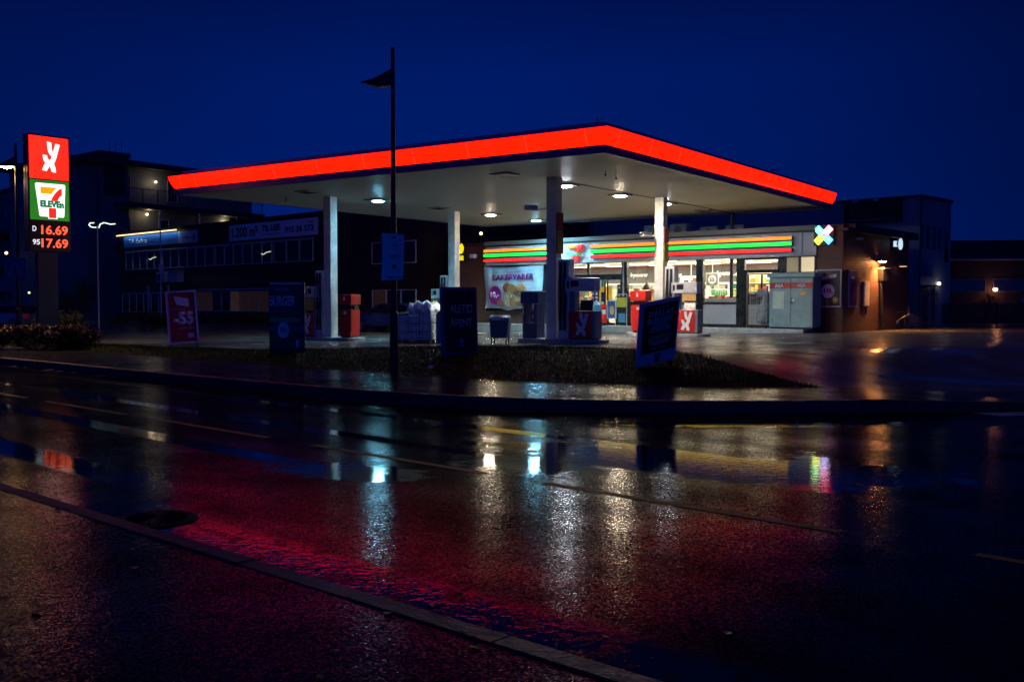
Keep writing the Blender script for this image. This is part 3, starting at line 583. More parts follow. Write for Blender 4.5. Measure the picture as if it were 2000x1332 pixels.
# dark cabinet with a niche on the near island
p = cw(*COLS[0], HT[COLS[0]]); t = thing('service_cabinet', 'dark blue service cabinet with an open niche showing a red bin, near island', 'service cabinet', p, R(-34.9))
a = -.74
b = MB(); b.box(a - .27, -.22, 0, a + .27, .22, .46); b.box(a - .27, -.22, .462, a - .16, .22, 1.05); b.box(a + .13, -.22, .462, a + .27, .22, 1.05); b.box(a - .33, -.25, 1.052, a + .33, .25, 1.42); b.build('body', DKB, t, bevel=.012)
MB().box(a - .33, -.24, 1.421, a + .33, .24, 1.44).build('lid', WHITE, t)
b = MB(); b.prism([(a - .06, .50), (a + .11, .50), (a + .12, .82), (a - .08, .82)], -.05, .1); b.build('red_bin', RED, t); MB().box(a - .02, -.062, .62, a + .04, -.052, .72).build('label_plate', LOGOW, t)
b = MB(); b.tube((a - .21, -.24, .98), (a - .21, -.24, .72), .014, .02, 8); b.build('handle', M('brass', (.5, .4, .15), .3, 1), t)
# price flags on the column nearest the road and the one before the shop
for ci, xx in ((0, 1), (1, 1)):
    x, y = COLS[ci]; t = thing('pump_number_sign', ['red and yellow vertical sign high on the column nearest the road', 'red vertical sign on the brightly lit column before the shop'][ci], 'sign', cw(x, y, 0), R(-34.9))
    MB().box(.19, -.17, 3.72, .225, .17, 4.28).build('upper_plate', M('sign_red_dull', (.25, .01, .02), .4), t); MB().box(.19, -.17, 3.05, .225, .17, 3.70).build('lower_plate', M('sign_ochre', (.28, .17, .03), .4), t)
    text('lettering', '24', .0, .1, 0, .1, LOGOW, t) if False else None
def camera_unit(loc, rz, label, wall=(0, .35, 0)):
    t = thing('security_camera', label, 'security camera', loc, rz)
    MB().box(-.07, -.28, -.07, .07, .12, .07).build('housing', WHITE, t, bevel=.02); MB().box(-.08, -.33, .072, .08, .10, .085).build('sunshade', WHITE, t); MB().tube((0, -.29, 0), (0, -.281, 0), .045, .045, 12).build('lens', BLK, t)
    MB().tube((0, 0, -.07), wall, .02, .02, 8).build('bracket', WHITE, t)
q = cw(*COLS[0], 4.42); camera_unit((q[0] - .62, q[1] - .15, q[2]), R(-75), 'security camera on an arm left of the nearest canopy column', (-.02, .52, .02))
q = cw(*COLS[1], 4.0); camera_unit((q[0] - .5, q[1] - .25, q[2]), R(-60), 'white security camera beside the brightly lit column', (0, .42, .02))

# ------------------------------------------------------------------ shop
SO = (12.71, 38.3)
def sw(x, y, z):
    a = R(-40); return (SO[0] + math.cos(a) * x - math.sin(a) * y, SO[1] + math.sin(a) * x + math.cos(a) * y, z)
BRK = brick('shop_brick', (.16, .055, .028), (.10, .035, .02), (.05, .04, .035))
FASC = M('fascia_aluminium', (.58, .62, .66), .42, var=.08, scale=1.2); FRM = M('black_window_frame', (.008, .008, .009), .3); INWH = M('interior_white', (.72, .70, .64), .6, var=.06); INGR = M('interior_dark_grey', (.07, .07, .068), .6, var=.1)
shop = thing('shop_building', 'low convenience shop with striped lit fascia and large bright windows', 'shop', sw(0, 0, 0), R(-40))
# solid walls
b = MB(); b.box(-20.3, 0, .0, -18.35, .25, 3.42); b.box(-18.35, .0, .0, -14.35, .25, 1.15); b.box(-1.06, 0, 0, 0, .25, 3.42)
b.box(-1.06, -.003, 3.42, 0, .26, 4.58); b.box(-20.3, -.003, 3.42, -18.22, .26, 4.40)
b.box(-.25, .262, 0, 0, 7.4, 4.40); b.box(-20.3, .262, 0, -20.05, 7.4, 4.4); b.box(-20.048, 7.15, 0, -.252, 7.4, 4.4); b.build('wall', BRK, shop)
MB().box(-18.34, .06, 1.152, -14.36, .2, 3.41).build('blank_panel', M('dark_boarding', (.02, .018, .016), .5), shop)
b = MB(); b.box(-20.0, .27, 3.43, -.3, 7.1, 3.95); b.build('ceiling_void', INWH, shop)
MB().box(-20.4, .27, 4.42, .35, 7.6, 4.60).build('roof', M('roof_felt', (.03, .03, .035), .7), shop)
b = MB(); b.box(-.02, -.5, 4.30, .38, 7.5, 4.415); b.build('eaves', M('dark_eaves', (.02, .02, .026), .5), shop)
# fascia
MB().box(-18.22, -.22, 4.40, -1.06, .26, 4.585).build('parapet', M('parapet_sheet', (.22, .21, .19), .5), shop)
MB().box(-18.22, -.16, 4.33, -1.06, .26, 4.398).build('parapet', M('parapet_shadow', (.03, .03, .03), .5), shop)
fa = MB().box(-18.22, -.12, 3.435, -1.62, .25, 4.328).build('fascia', FASC, shop); MB().box(-1.618, -.08, 3.435, -1.06, .25, 4.328).build('fascia', FASC, shop)
MB().box(-18.24, -.20, 3.40, -1.0, -.122, 3.434).build('fascia_trim', M('fascia_light_trim', (.4, .4, .4), .4), shop)
OR = M('stripe_orange', (.5, .2, .02), .4, emit=(2.8, .40, .012), es=1.0, var=0); GR = M('stripe_green', (.02, .4, .08), .4, emit=(.018, 2.1, .085), es=1.0, var=0); RD = M('stripe_red', (.5, .02, .02), .4, emit=(2.2, .028, .012), es=1.0, var=0)
for x0, x1, seam in ((-18.18, -13.75, -17.05), (-11.66, -1.97, -5.15)):
    for z0, z1, m in ((4.055, 4.19, OR), (3.825, 3.98, GR), (3.585, 3.715, RD)):
        for xa, xb in ((x0, seam - .012), (seam + .012, x1)):
            hs = MB().box(xa, -.30, z0, xb, -.122, z1).build('light_stripe', M('stripe_return', (.10, .11, .13), .4), shop); MB().box(xa + .004, -.312, z0 + .006, xb - .004, -.301, z1 - .006).build('lit_face', m, hs)
lg = MB().box(-13.05, -.14, 3.6, -12.1, -.121, 4.2).build('logo_backing', FASC, shop)
seven(lg, -12.98, 3.50, .80, .74, -.30, M('logo_orange', (.6, .25, .02), .4, emit=(1, .28, .02), es=.55, var=0), M('logo_red', (.6, .02, .02), .4, emit=(.9, .03, .03), es=.7, var=0), .14)
text('lettering', 'ELEVEn', -13.0, -12.2, 3.735, 3.88, M('logo_green', (.01, .3, .05), .4, emit=(.0, .55, .06), es=.6, var=0), lg, -.31, .02, .02)
# window framing
fb = MB()
for x0, x1 in ((-14.35, -14.2), (-10.15, -9.87), (-6.36, -6.04), (-4.48, -4.12), (-2.66, -2.33), (-1.14, -1.062)): fb.box(x0, -.03, .55, x1, .16, 3.40)
for x0, x1 in ((-14.2, -10.15),): fb.box(x0, -.025, 2.60, x1, .14, 2.86); fb.box(x0, -.025, 3.36, x1, .14, 3.40)
for x in (-12.0, -13.2): fb.box(x - .06, -.02, 2.862, x + .06, .12, 3.358)
for x0, x1 in ((-9.87, -6.36), (-6.04, -4.48), (-2.33, -1.14)): fb.box(x0, -.02, 3.38, x1, .13, 3.40); fb.box(x0, -.02, 1.50, x1, .13, 1.60); fb.box(x0, -.02, .55, x1, .13, .68)
fb.box(-4.12, -.02, 3.32, -2.66, .13, 3.40); fb.box(-4.12, -.02, 2.78, -2.66, .13, 2.91); fb.box(-4.12, -.015, .55, -4.02, .12, 2.778); fb.box(-2.92, -.015, .55, -2.66, .12, 2.778)
fb.box(-2.33, -.015, 2.70, -1.14, .12, 2.78); fb.box(-1.80, -.01, 2.782, -1.72, .1, 3.378)
fb.build('window_frame', FRM, shop)
MB().box(-10.07, -.06, 1.8, -10.0, -.032, 3.40).build('downpipe', M('pale_pipe', (.4, .42, .45), .4), shop)
PAN = M('grey_infill_panel', (.30, .31, .33), .45, var=.08)
for x0, x1 in ((-9.86, -6.37), (-6.03, -4.49), (-2.32, -1.15)): MB().box(x0, .0, .681, x1, .06, 1.499).build('infill_panel', PAN, shop)
for x0, x1, z0, z1 in ((-14.19, -13.26, 2.87, 3.355), (-13.13, -12.07, 2.87, 3.355), (-11.93, -10.16, 2.87, 3.355), (-9.86, -6.37, 1.61, 3.375), (-6.03, -4.49, 1.61, 3.375), (-4.11, -2.67, 2.92, 3.315)):
    w = MB().box(x0, .05, z0, x1, .06, z1).build('window_pane', GLASS, shop)
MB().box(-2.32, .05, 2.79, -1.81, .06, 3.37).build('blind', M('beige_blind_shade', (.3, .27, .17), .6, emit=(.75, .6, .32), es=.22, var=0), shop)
MB().box(-1.71, .05, 2.79, -1.15, .06, 3.37).build('blind', M('beige_blind', (.5, .45, .3), .6, emit=(1, .82, .48), es=.62, var=0), shop)
# door C (right) and entrance doors
d = MB(); d.box(-4.0, .0, .56, -2.94, .05, .68); d.box(-4.0, .0, 1.50, -2.94, .05, 1.96); d.box(-4.0, .0, 2.70, -2.94, .05, 2.76); d.box(-4.0, 0, .682, -3.95, .05, 1.498); d.box(-2.99, 0, .682, -2.94, .05, 1.498); d.box(-4.0, 0, 1.962, -3.94, .05, 2.698); d.box(-3.0, 0, 1.962, -2.94, .05, 2.698); d.box(-3.40, -.01, 1.965, -3.33, .045, 2.695)
dr = d.build('door', M('dark_brown_door', (.012, .007, .006), .35), shop); MB().box(-3.94, .02, .69, -3.0, .04, 1.49).build('door_panel', PAN, dr); MB().box(-3.94, .02, 1.97, -3.0, .03, 2.69).build('door_glass', GLASS, dr)
for x0, x1 in ((-14.18, -12.62), (-12.58, -11.04), (-10.96, -10.17)):
    d = MB(); d.box(x0, .0, .56, x1, .05, .66); d.box(x0, 0, .662, x0 + .06, .05, 2.598); d.box(x1 - .06, 0, .662, x1, .05, 2.598); d.box(x0 + .062, 0, 1.47, x1 - .062, .05, 1.53)
    dr = d.build('door', FRM, shop); MB().box(x0 + .06, .02, .665, x1 - .06, .03, 2.597).build('door_glass', GLASS, dr)
# interior shell
b = MB(); b.box(-19.9, .3, .52, -.3, 7.1, .56); b.build('interior_floor', M('interior_tiles', (.35, .33, .3), .3), shop)
MB().box(-19.9, 6.0, .562, -.3, 6.08, 3.24).build('interior_wall', INGR, shop); MB().box(-19.9, 6.0, 3.242, -.3, 6.08, 3.425).build('interior_wall', M('interior_red_brown', (.13, .06, .045), .5), shop)
MB().box(-2.75, .3, .562, -2.67, 5.98, 3.425).build('interior_wall', INWH, shop); MB().box(-14.5, .3, .562, -14.42, 2.0, 3.425).build('interior_wall', INWH, shop)
IW = M('interior_lettering', (.8, .8, .78), .5, var=0, emit=(1, .98, .9), es=.35)
text('lettering', 'frysevarer', -13.60, -12.55, 2.82, 3.10, IW, shop, 5.99, .01, .006); text('lettering', 'drikke', -11.55, -10.57, 2.84, 3.08, IW, shop, 5.99, .01, .006); text('lettering', 'dagligvarer', -8.95, -7.9, 2.80, 3.12, IW, shop, 5.99, .01, .012)
b = MB(); b.prism([(-7.86, 2.84), (-7.62, 2.95), (-7.55, 3.12), (-7.35, 3.18), (-7.35, 2.86), (-7.55, 2.82), (-7.66, 2.90), (-7.85, 2.80)], 5.97, 5.99); b.build('wall_emblem', IW, shop)
CL = M('ceiling_light_panel', (.8, .8, .8), .4, emit=(1, .88, .70), es=5, var=0)
for x in (-16.5, -13.9, -11.3, -8.7, -6.1, -3.9):
    for y in (1.2, 3.4, 5.2):
        o = MB().box(x - .62, y - .1, 3.405, x + .62, y + .1, 3.428).build('strip_light', CL, shop)
    if x < -3:
        L = bpy.data.lights.new('shop_light', 'AREA'); L.shape = 'RECTANGLE'; L.size = 1.9; L.size_y = 4.2; L.energy = 290; L.color = (1, .83, .60)
        lo = bpy.data.objects.new('shop_light', L); COL.objects.link(lo); lo.parent = shop; lo.location = (x, 3.2, 3.39)
# walkway
def wk(name, x0, x1, y0, y1, z):
    b_ = MB()
    p = [sw(x0, y0, 0), sw(x1, y0, 0), sw(x1, y1, 0), sw(x0, y1, 0)]
    return b_.prismz([(q_[0], q_[1]) for q_ in p], 0, z).build(name, M('walkway_concrete', (.32, .34, .34), .45, var=.25, scale=4), bevel=.02)
tag(wk('walkway', -20.5, -1.06, -1.15, -.001, .545), kind='structure')
# things in front of the shop
ag = thing('gas_cylinder_cabinet', 'grey-green two-door gas cylinder cabinet with a red AGA band', 'cabinet', sw(-1.68, -.55, .55), R(-40))
AG = M('grey_green_steel', (.20, .30, .30), .4, var=.2, scale=2.5)
MB().box(-.90, -.38, .06, .90, .40, 2.0).build('body', AG, ag, bevel=.015); MB().box(-.98, -.46, 2.002, .98, .42, 2.18).build('top', AG, ag, bevel=.02)
for s in (-1, 1):
    x0, x1 = (-.89, -.005) if s < 0 else (.005, .89)
    dr = MB().box(x0, -.405, .08, x1, -.382, 1.98).build('door', AG, ag, bevel=.006)
    bd = MB().box(x0 + .002, -.412, 1.58, x1 - .002, -.4055, 1.80).build('red_band', M('band_red_dull', (.35, .03, .02), .4), dr)
    text('lettering', 'AGA', (-.66 if s < 0 else .26), (-.30 if s < 0 else .62), 1.61, 1.77, LOGOW, bd, -.413, .004, .03)
    MB().box(-.07 * s - (.0 if s < 0 else -.1) - .03, -.43, 1.0, -.07 * s + (.0 if s < 0 else .1) + .03, -.406, 1.2).build('handle', BLK, dr)
    MB().tube((.13, -.44, 1.12), (.13, -.406, 1.12), .08, .08, 14).build('lock', M('steel', (.5, .5, .5), .3, .9), dr) if s > 0 else MB().box(-.73, -.414, .78, -.26, -.406, 1.46).build('notice', M('notice_paper', (.45, .55, .42), .5), dr)
MB().box(.40, -.414, 1.32, .64, -.4065, 1.46).build('hazard_label', M('hazard_orange', (.5, .25, .04), .5), ag); MB().box(-.85, -.3, 0, .85, .35, .058).build('plinth', BLK, ag)
cg = thing('roll_cage', 'tall wire roll cage holding clear refuse sacks beside the gas cabinet', 'roll cage', sw(-3.05, -.62, .55), R(-40))
WR = M('galvanised_wire', (.4, .42, .44), .35, .9)
b = MB()
for x in (-.36, .36):
    for y in (-.3, .3): b.tube((x, y, .12), (x, y, 1.55), .014, .014, 6)
    for z in np.arange(.3, 1.56, .18): b.tube((x, -.3, z), (x, .3, z), .005, .005, 4)
    b.tube((x, -.3, 1.55), (x, .3, 1.55), .014, .014, 6)
for z in np.arange(.2, 1.5, .15): b.tube((-.36, -.3, z), (.36, -.3, z), .0045, .0045, 4); b.tube((-.36, .3, z), (.36, .3, z), .0045, .0045, 4)
for x in np.linspace(-.36, .36, 9): b.tube((x, -.3, .14), (x, -.3, 1.5), .0045, .0045, 4); b.tube((x, .3, .14), (x, .3, 1.5), .0045, .0045, 4)
b.build('wire_frame', WR, cg); MB().box(-.38, -.32, .10, .38, .32, .14).build('base', BLK, cg)
for x in (-.3, .3):
    for y in (-.25, .25): MB().tube((x, y - .02, .05), (x, y + .02, .05), .05, .05, 10).build('wheel', BLK, cg)
MB().box(-.02, -.34, 1.28, .30, -.31, 1.55).build('sign_plate', PGREY, cg)
sk = M('clear_plastic_sack', (.30, .34, .32), .2, var=.4, scale=9, bump=.8, bscale=18)
t = tag(MB().lathe([(.02, .0), (.22, .03), (.29, .2), (.27, .5), (.18, .85), (.08, 1.25), (.03, 1.45), (.06, 1.55)], n=14).build('refuse_sack', sk, smooth=True), 'clear plastic refuse sack tied to a point inside the roll cage', 'sack'); t.location = sw(-3.0, -.62, .70); t.rotation_euler = (0, .12, 0)
# posters on the shop wall
def poster(name, label, x0, x1, z0, z1, y, mat, parentfn=None):
    pass
ps = thing('wall_poster', 'framed poster showing a white circle with red 10 on the brick wall', 'poster', sw(-.53, -.03, 0), R(-40))
fr = MB(); fr.box(-.53, -.05, 1.40, .50, .0, 2.86); fr.build('frame', M('poster_frame_silver', (.55, .57, .62), .35), ps)
MB().box(-.48, -.058, 1.45, .45, -.051, 2.81).build('sheet', M('poster_dark_brown', (.025, .015, .02), .35), ps)
MB().disc(-.02, 2.02, .26, .27, -.066, -.059).build('white_circle', LOGOW, ps); text('lettering', '10,', -.18, .18, 1.92, 2.13, M('poster_red', (.5, .02, .02), .4), ps, -.067, .004, .03)
b = MB(); b.prism([(-.42, 2.42), (.30, 2.56), (.30, 2.68), (-.42, 2.54)], -.066, -.059); b.build('slogan_strip', LOGOW, ps)
text('lettering', 'ALLE BAKERVARER', -.36, .24, 2.455, 2.525, M('poster_red', (.5, .02, .02), .4), ps, -.067, .003, .01, slant=.19)
MB().disc(-.28, 1.62, .10, .16, -.066, -.059).build('bun_picture', M('bun_brown', (.3, .14, .05), .5), ps); MB().disc(-.05, 1.60, .09, .14, -.066, -.059).build('bun_picture', M('bun_brown', (.3, .14, .05), .5), ps)
b = MB(); 
for k in range(9): a = k * 40; b.prism([(.26, 1.68), (.26 + .12 * math.cos(R(a - 9)), 1.68 + .12 * math.sin(R(a - 9))), (.26 + .15 * math.cos(R(a)), 1.68 + .15 * math.sin(R(a))), (.26 + .12 * math.cos(R(a + 9)), 1.68 + .12 * math.sin(R(a + 9)))], -.066, -.059)
b.disc(.26, 1.68, .08, .08, -.0665, -.059); b.build('sun_picture', M('sun_yellow', (.6, .45, .05), .5), ps)
p2 = thing('wall_poster', 'narrow blue and red poster around the corner of the brick wall', 'poster', sw(.01, .95, 0), R(50))
MB().box(-.45, -.04, 1.40, .40, -.0, 2.86).build('frame', M('poster_frame_silver', (.55, .57, .62), .35), p2); MB().box(-.40, -.048, 1.45, .35, -.041, 2.81).build('sheet', M('poster_blue', (.03, .03, .16), .35), p2)
b = MB(); b.prism([(-.05, 1.7), (.12, 1.6), (.2, 2.3), (.05, 2.5)], -.056, -.049); b.build('red_picture', M('poster_red', (.5, .02, .02), .4), p2); MB().disc(-.1, 2.55, .2, .06, -.056, -.049).build('white_picture', LOGOW, p2)
# illuminated x sign on the wall corner
xs_ = thing('illuminated_cross_sign', 'glowing four-colour diagonal cross sign at the corner of the shop roof', 'sign', sw(-.76, -.05, 0), R(-40))
MB().box(-.38, -.05, 3.78, .42, .0, 4.56).build('backing', BLK, xs_)
def bar4(a0, c, name, em):
    aa = R(a0); ux, uz = math.cos(aa), math.sin(aa); h = .125; m0 = M(name, em, .4, emit=em, es=4.5, var=0)
    P_ = lambda u_, w_: (.02 + u_ * ux - w_ * uz, 4.19 + u_ * uz + w_ * ux)
    MB().prism([P_(.03, 0), P_(.13, -h), P_(.41, -h), P_(.41, h), P_(.13, h)], -.09, -.051).build('light_arm', m0, xs_)
bar4(135, 0, 'neon_green', (.10, .85, .45)); bar4(45, 0, 'neon_pink', (1, .25, .35)); bar4(225, 0, 'neon_yellow', (1, .72, .03)); bar4(-45, 0, 'neon_blue', (.08, .42, 1))
b = MB(); b.prism([(-.24, 4.48), (.02, 4.20), (.05, 4.23), (-.19, 4.50)], -.094, -.0905); b.prism([(.10, 4.30), (.15, 4.44), (.22, 4.45)], -.094, -.0905); b.prism([(.05, 4.16), (.28, 4.02), (.22, 3.95)], -.094, -.0905)
b.build('light_facet', M('neon_white', (1, 1, 1), .4, emit=(.8, .9, 1), es=1.3, var=0), xs_)
# side wall fittings
wl = thing('wall_lamp', 'orange wall lamp lighting the brick side wall of the shop', 'wall lamp', sw(.0, 3.5, 3.28), R(50))
MB().box(-.08, -.12, -.03, .08, .0, .03).build('arm', BLK, wl); MB().lathe([(.02, .08), (.16, .04), (.20, -.02)], (0, -.25, 0), 18).build('shade', BLK, wl)
MB().lathe([(.001, -.05), (.11, -.035), (.16, -.0)], (0, -.25, -.02), 18).build('bulb', M('sodium_bulb', (1, .6, .3), .4, emit=(1, .38, .11), es=240, var=0), wl)
L = bpy.data.lights.new('sodium_light', 'SPOT'); L.energy = 900; L.color = (1, .40, .11); L.spot_size = R(150); L.spot_blend = .8; L.shadow_soft_size = .12
lo = bpy.data.objects.new('sodium_light', L); COL.objects.link(lo); lo.parent = wl; lo.location = (0, -.28, -.10); lo.rotation_euler = (R(-8), 0, 0)
mb_ = thing('meter_box', 'black wall box with a pipe hanging below the orange wall lamp', 'wall box', sw(.0, 4.15, 2.85), R(50))
MB().box(-.45, -.22, -.4, .45, .0, .12).build('box', BLK, mb_, bevel=.02); MB().box(-.42, -.24, .122, .42, .0, .16).build('lid', WHITE, mb_); MB().tube((-.38, -.1, -.41), (-.50, -.25, -2.3), .05, .09, 8).build('pipe', BLK, mb_)
nb = thing('notice_case', 'tall pale notice case fixed to the orange lit brick wall', 'notice case', sw(.0, 2.35, 1.43), R(50)); MB().box(-.3, -.06, 0, .3, 0, 1.0).build('case', M('case_white', (.6, .55, .52), .5), nb, bevel=.01); MB().box(-.25, -.066, .05, .25, -.061, .95).build('sheet', M('paper', (.7, .65, .62), .5), nb)
sg = thing('projecting_sign', 'small white lit roundel and letter sign at the shop side end', 'sign', sw(.2, 5.4, 4.05), R(20)); 
EW = M('cold_white_sign', (.8, .9, 1), .4, emit=(.65, .85, 1), es=.9, var=0)
MB().disc(.14, 0, .10, .24, -.05, 0).build('roundel', EW, sg); text('lettering', 'SK', -.22, -.02, -.12, .13, EW, sg, 0, .03, .04); MB().box(-.25, .002, -.3, .28, .05, .3).build('backing', BLK, sg)
fl = thing('wall_lamp', 'small angled floodlight below the lit roundel sign', 'wall lamp', sw(.1, 5.9, 3.15), R(50)); MB().box(-.12, -.3, -.03, .12, 0, .05).build('housing', BLK, fl); MB().box(-.1, -.31, -.045, .1, -.05, -.031).build('lens', M('dim_warm_lens', (1, .8, .5), .4, emit=(1, .75, .45), es=1.5, var=0), fl)
for y in (1.4, 5.8):
    wl2 = thing('wall_lamp', ['grey unlit floodlight under the shop side eaves', 'grey unlit floodlight near the lit roundel'][y > 3], 'wall lamp', sw(.0, y, 4.1), R(50)); MB().box(-.2, -.18, -.05, .2, 0, .03).build('housing', FASC, wl2, bevel=.01); MB().tube((0, 0, 0), (0, -.1, 0), .02).build('arm', BLK, wl2)
wl3 = thing('wall_lamp', 'unlit grey floodlight on the brick wall left of the stripes', 'wall lamp', sw(-18.95, -.05, 3.9), R(-40)); MB().box(-.15, -.3, -.1, .15, -.05, .1).build('housing', FASC, wl3, bevel=.02); MB().tube((0, 0, 0), (0, -.1, 0), .03).build('arm', BLK, wl3)
ys_ = thing('illuminated_sign', 'small glowing yellow emblem sign left of the shop', 'sign', sw(-19.95, -.1, 3.7), R(-40)); YG = M('yellow_glow', (.9, .8, 0), .4, emit=(.85, .72, .0), es=1.0, var=0)
MB().prism([(-.12, .42), (-.2, .62), (-.05, .82), (.1, .88), (.24, .70), (.2, .45), (.05, .35)], -.03, 0).build('emblem', YG, ys_)
b = MB(); 
for x in (-.16, -.02, .12): b.box(x, -.03, .02, x + .09, 0, .26)
b.build('emblem', YG, ys_); MB().box(-.28, .001, -.05, .32, .06, .95).build('backing', BLK, ys_)
yl = tag(MB().lathe([(.001, -.09), (.07, -.06), (.09, 0), (.07, .06), (.001, .09)], n=12).build('globe_lamp', M('pale_yellow_globe', (1, .9, .5), .4, emit=(1, .85, .35), es=2.5, var=0), smooth=True), 'tiny round yellow lamp above the yellow emblem sign', 'lamp'); yl.location = sw(-19.7, 1.2, 5.15)
MB().tube((0, 0, -.08), (0, 0, -.75), .02).build('stem', BLK, yl)

# banner
bn = thing('fabric_banner', 'wrinkled white fabric banner reading BAKERVARER with pastries', 'banner', sw(-16.4, -.12, 0), R(-40))
nx, nz = 60, 36; v = []; 
def bwave(a, c): return .035 * math.sin(a * 9 + 5 * c) * (1 - a) ** 1.5 + .02 * math.sin(a * 31 + c * 4) * (.3 + abs(a - .5)) + .02 * math.sin(7 * c + 3 * a)
for j in range(nz + 1):
    c = j / nz
    for i in range(nx + 1):
        a = i / nx; sag = -.05 * math.sin(math.pi * a) * c - (.10 * math.exp(-((a - .42) / .1) ** 2)) * (1 - c) ** 3
        x = -1.88 + 3.76 * a + .05 * (1 - c) * (1 - a) - .16 * (1 - c) * a; z = 1.30 + (3.36 - 1.30) * c + sag + .05 * a * (c - .5)
        v.append((x, bwave(a, c), z))
f = [(j * (nx + 1) + i, j * (nx + 1) + i + 1, (j + 1) * (nx + 1) + i + 1, (j + 1) * (nx + 1) + i) for j in range(nz) for i in range(nx)]
MB().add(v, f).build('cloth', M('banner_cloth', (.42, .50, .56), .7, var=.15, scale=2), bn, smooth=True)
MAG = M('banner_magenta', (.32, .015, .22), .6, var=.1)
text('lettering', 'BAKERVARER', -1.28, 1.35, 2.66, 2.93, MAG, bn, -.075, .003, .035, slant=.02); text('lettering', 'ALLE VÅRE', -.40, .50, 3.02, 3.12, MAG, bn, -.075, .003, .0)
MB().disc(-1.12, 1.93, .42, .46, -.080, -.075).build('price_circle', MAG, bn); text('lettering', '10,-', -1.42, -.86, 1.78, 2.10, LOGOW, bn, -.082, .003, .04)
PB = [M('pastry_gold', (.50, .26, .09), .5, var=.5, scale=10), M('pastry_cream', (.60, .47, .33), .5, var=.4, scale=8), M('pastry_brown', (.27, .11, .05), .5, var=.5, scale=12)]
for k, (x, z, rx, rz, a, m) in enumerate(((-.35, 2.30, .26, .24, 0, 2), (-.05, 2.22, .30, .26, 20, 0), (.55, 2.28, .28, .18, 0, 0), (-.25, 1.72, .30, .38, 20, 1), (.05, 1.60, .22, .30, -30, 0), (.45, 1.80, .32, .26, 10, 1), (-.75, 1.52, .26, .16, -20, 2), (.55, 1.52, .34, .12, 0, 2), (.30, 1.98, .25, .12, -20, 2))):
    pp = []
    for i in range(22):
        th = 2 * math.pi * i / 22; q_ = 1 + .07 * math.sin(5 * th + k); ex, ez = rx * q_ * math.cos(th), rz * q_ * math.sin(th); pp.append((x + ex * math.cos(R(a)) - ez * math.sin(R(a)), z + ex * math.sin(R(a)) + ez * math.cos(R(a))))
    MB().prism(pp, -.083 - .002 * k, -.079 - .002 * k).build('pastry_picture', PB[m], bn)
for k, (x0, z0, x1, z1, w_) in enumerate(((-.45, 1.95, -.25, 1.40, .05), (-.2, 2.02, -.08, 1.42, .05), (.2, 1.95, .7, 1.65, .045), (-.05, 1.75, .08, 1.36, .04), (.25, 1.85, .65, 1.55, .03))):
    MB().prism([(x0, z0), (x0 + w_, z0), (x1 + w_, z1), (x1, z1)], -.108 - .001 * k, -.104).build('icing_picture', PB[2 if k % 2 else 0], bn)

# ------------------------------------------------------------------ shop interior things
fridge = thing('drinks_fridge', 'lit glass-fronted drinks fridge against the back wall of the shop', 'fridge', sw(-5.0, 5.6, .56), R(-40), 'drinks fridges along the back wall')
FW = M('fridge_interior', (.7, .7, .6), .5, var=.05, emit=(1, .93, .65), es=.35); FS = M('fridge_frame', (.55, .55, .5), .4)
MB().box(-.55, .25, .0, .55, .32, 1.98).build('back_panel', FW, fridge)
b = MB(); b.box(-.56, -.32, 0, -.50, .249, 1.98); b.box(.50, -.32, 0, .56, .249, 1.98); b.box(-.499, -.32, 1.90, .499, .249, 1.98); b.box(-.499, -.32, 0, .499, .249, .12); b.build('cabinet_frame', FS, fridge)
for z in (.55, .95, 1.32, 1.64): MB().box(-.495, -.22, z, .495, .24, z + .02).build('shelf', FW, fridge)
fx_ = [-14.1, -12.9, -11.7, -10.5, -9.3, -8.15, -7.0, -5.9, -4.8, -3.7]
for i, x in enumerate(fx_):
    o = fridge if i == 0 else copy_tree(fridge); o.location = sw(x, 5.6, .56)
bcols = [(.02, .25, .08), (.5, .28, .02), (.35, .02, .02), (.03, .12, .4), (.5, .48, .4), (.12, .05, .02), (.3, .45, .05)]
bpro = []
for i, c in enumerate(bcols):
    bm_ = MB().lathe([(.0, 0), (.035, 0), (.037, .14), (.018, .2), (.014, .25), (.0, .26)], n=8)
    o = bm_.build('bottle', M('bottle_colour_%s' % 'abcdefg'[i], c, .25, var=.1), smooth=True); bpro.append(o)
bl = {}
nb_ = 0
for fx in fx_[3:]:
    for z in (.97, 1.34, 1.66):
        ci = random.randrange(7)
        for k in range(8):
            if random.random() < .35: ci = random.randrange(7)
            if nb_ < 7: o = bpro[nb_]; ci = nb_
            else: o = bpro[ci].copy(); COL.objects.link(o)
            nb_ += 1; o.location = sw(fx - .42 + .12 * k, 5.48, .56 + z); o.scale = (1.25, 1.25, 1.0)
            cn = ['green', 'amber', 'red', 'blue', 'pale', 'dark brown', 'lime'][ci]
            tag(o, '%s bottle on a shelf of the drinks fridges behind the shop windows' % cn, 'bottle', '%s bottles in the drinks fridges' % cn)
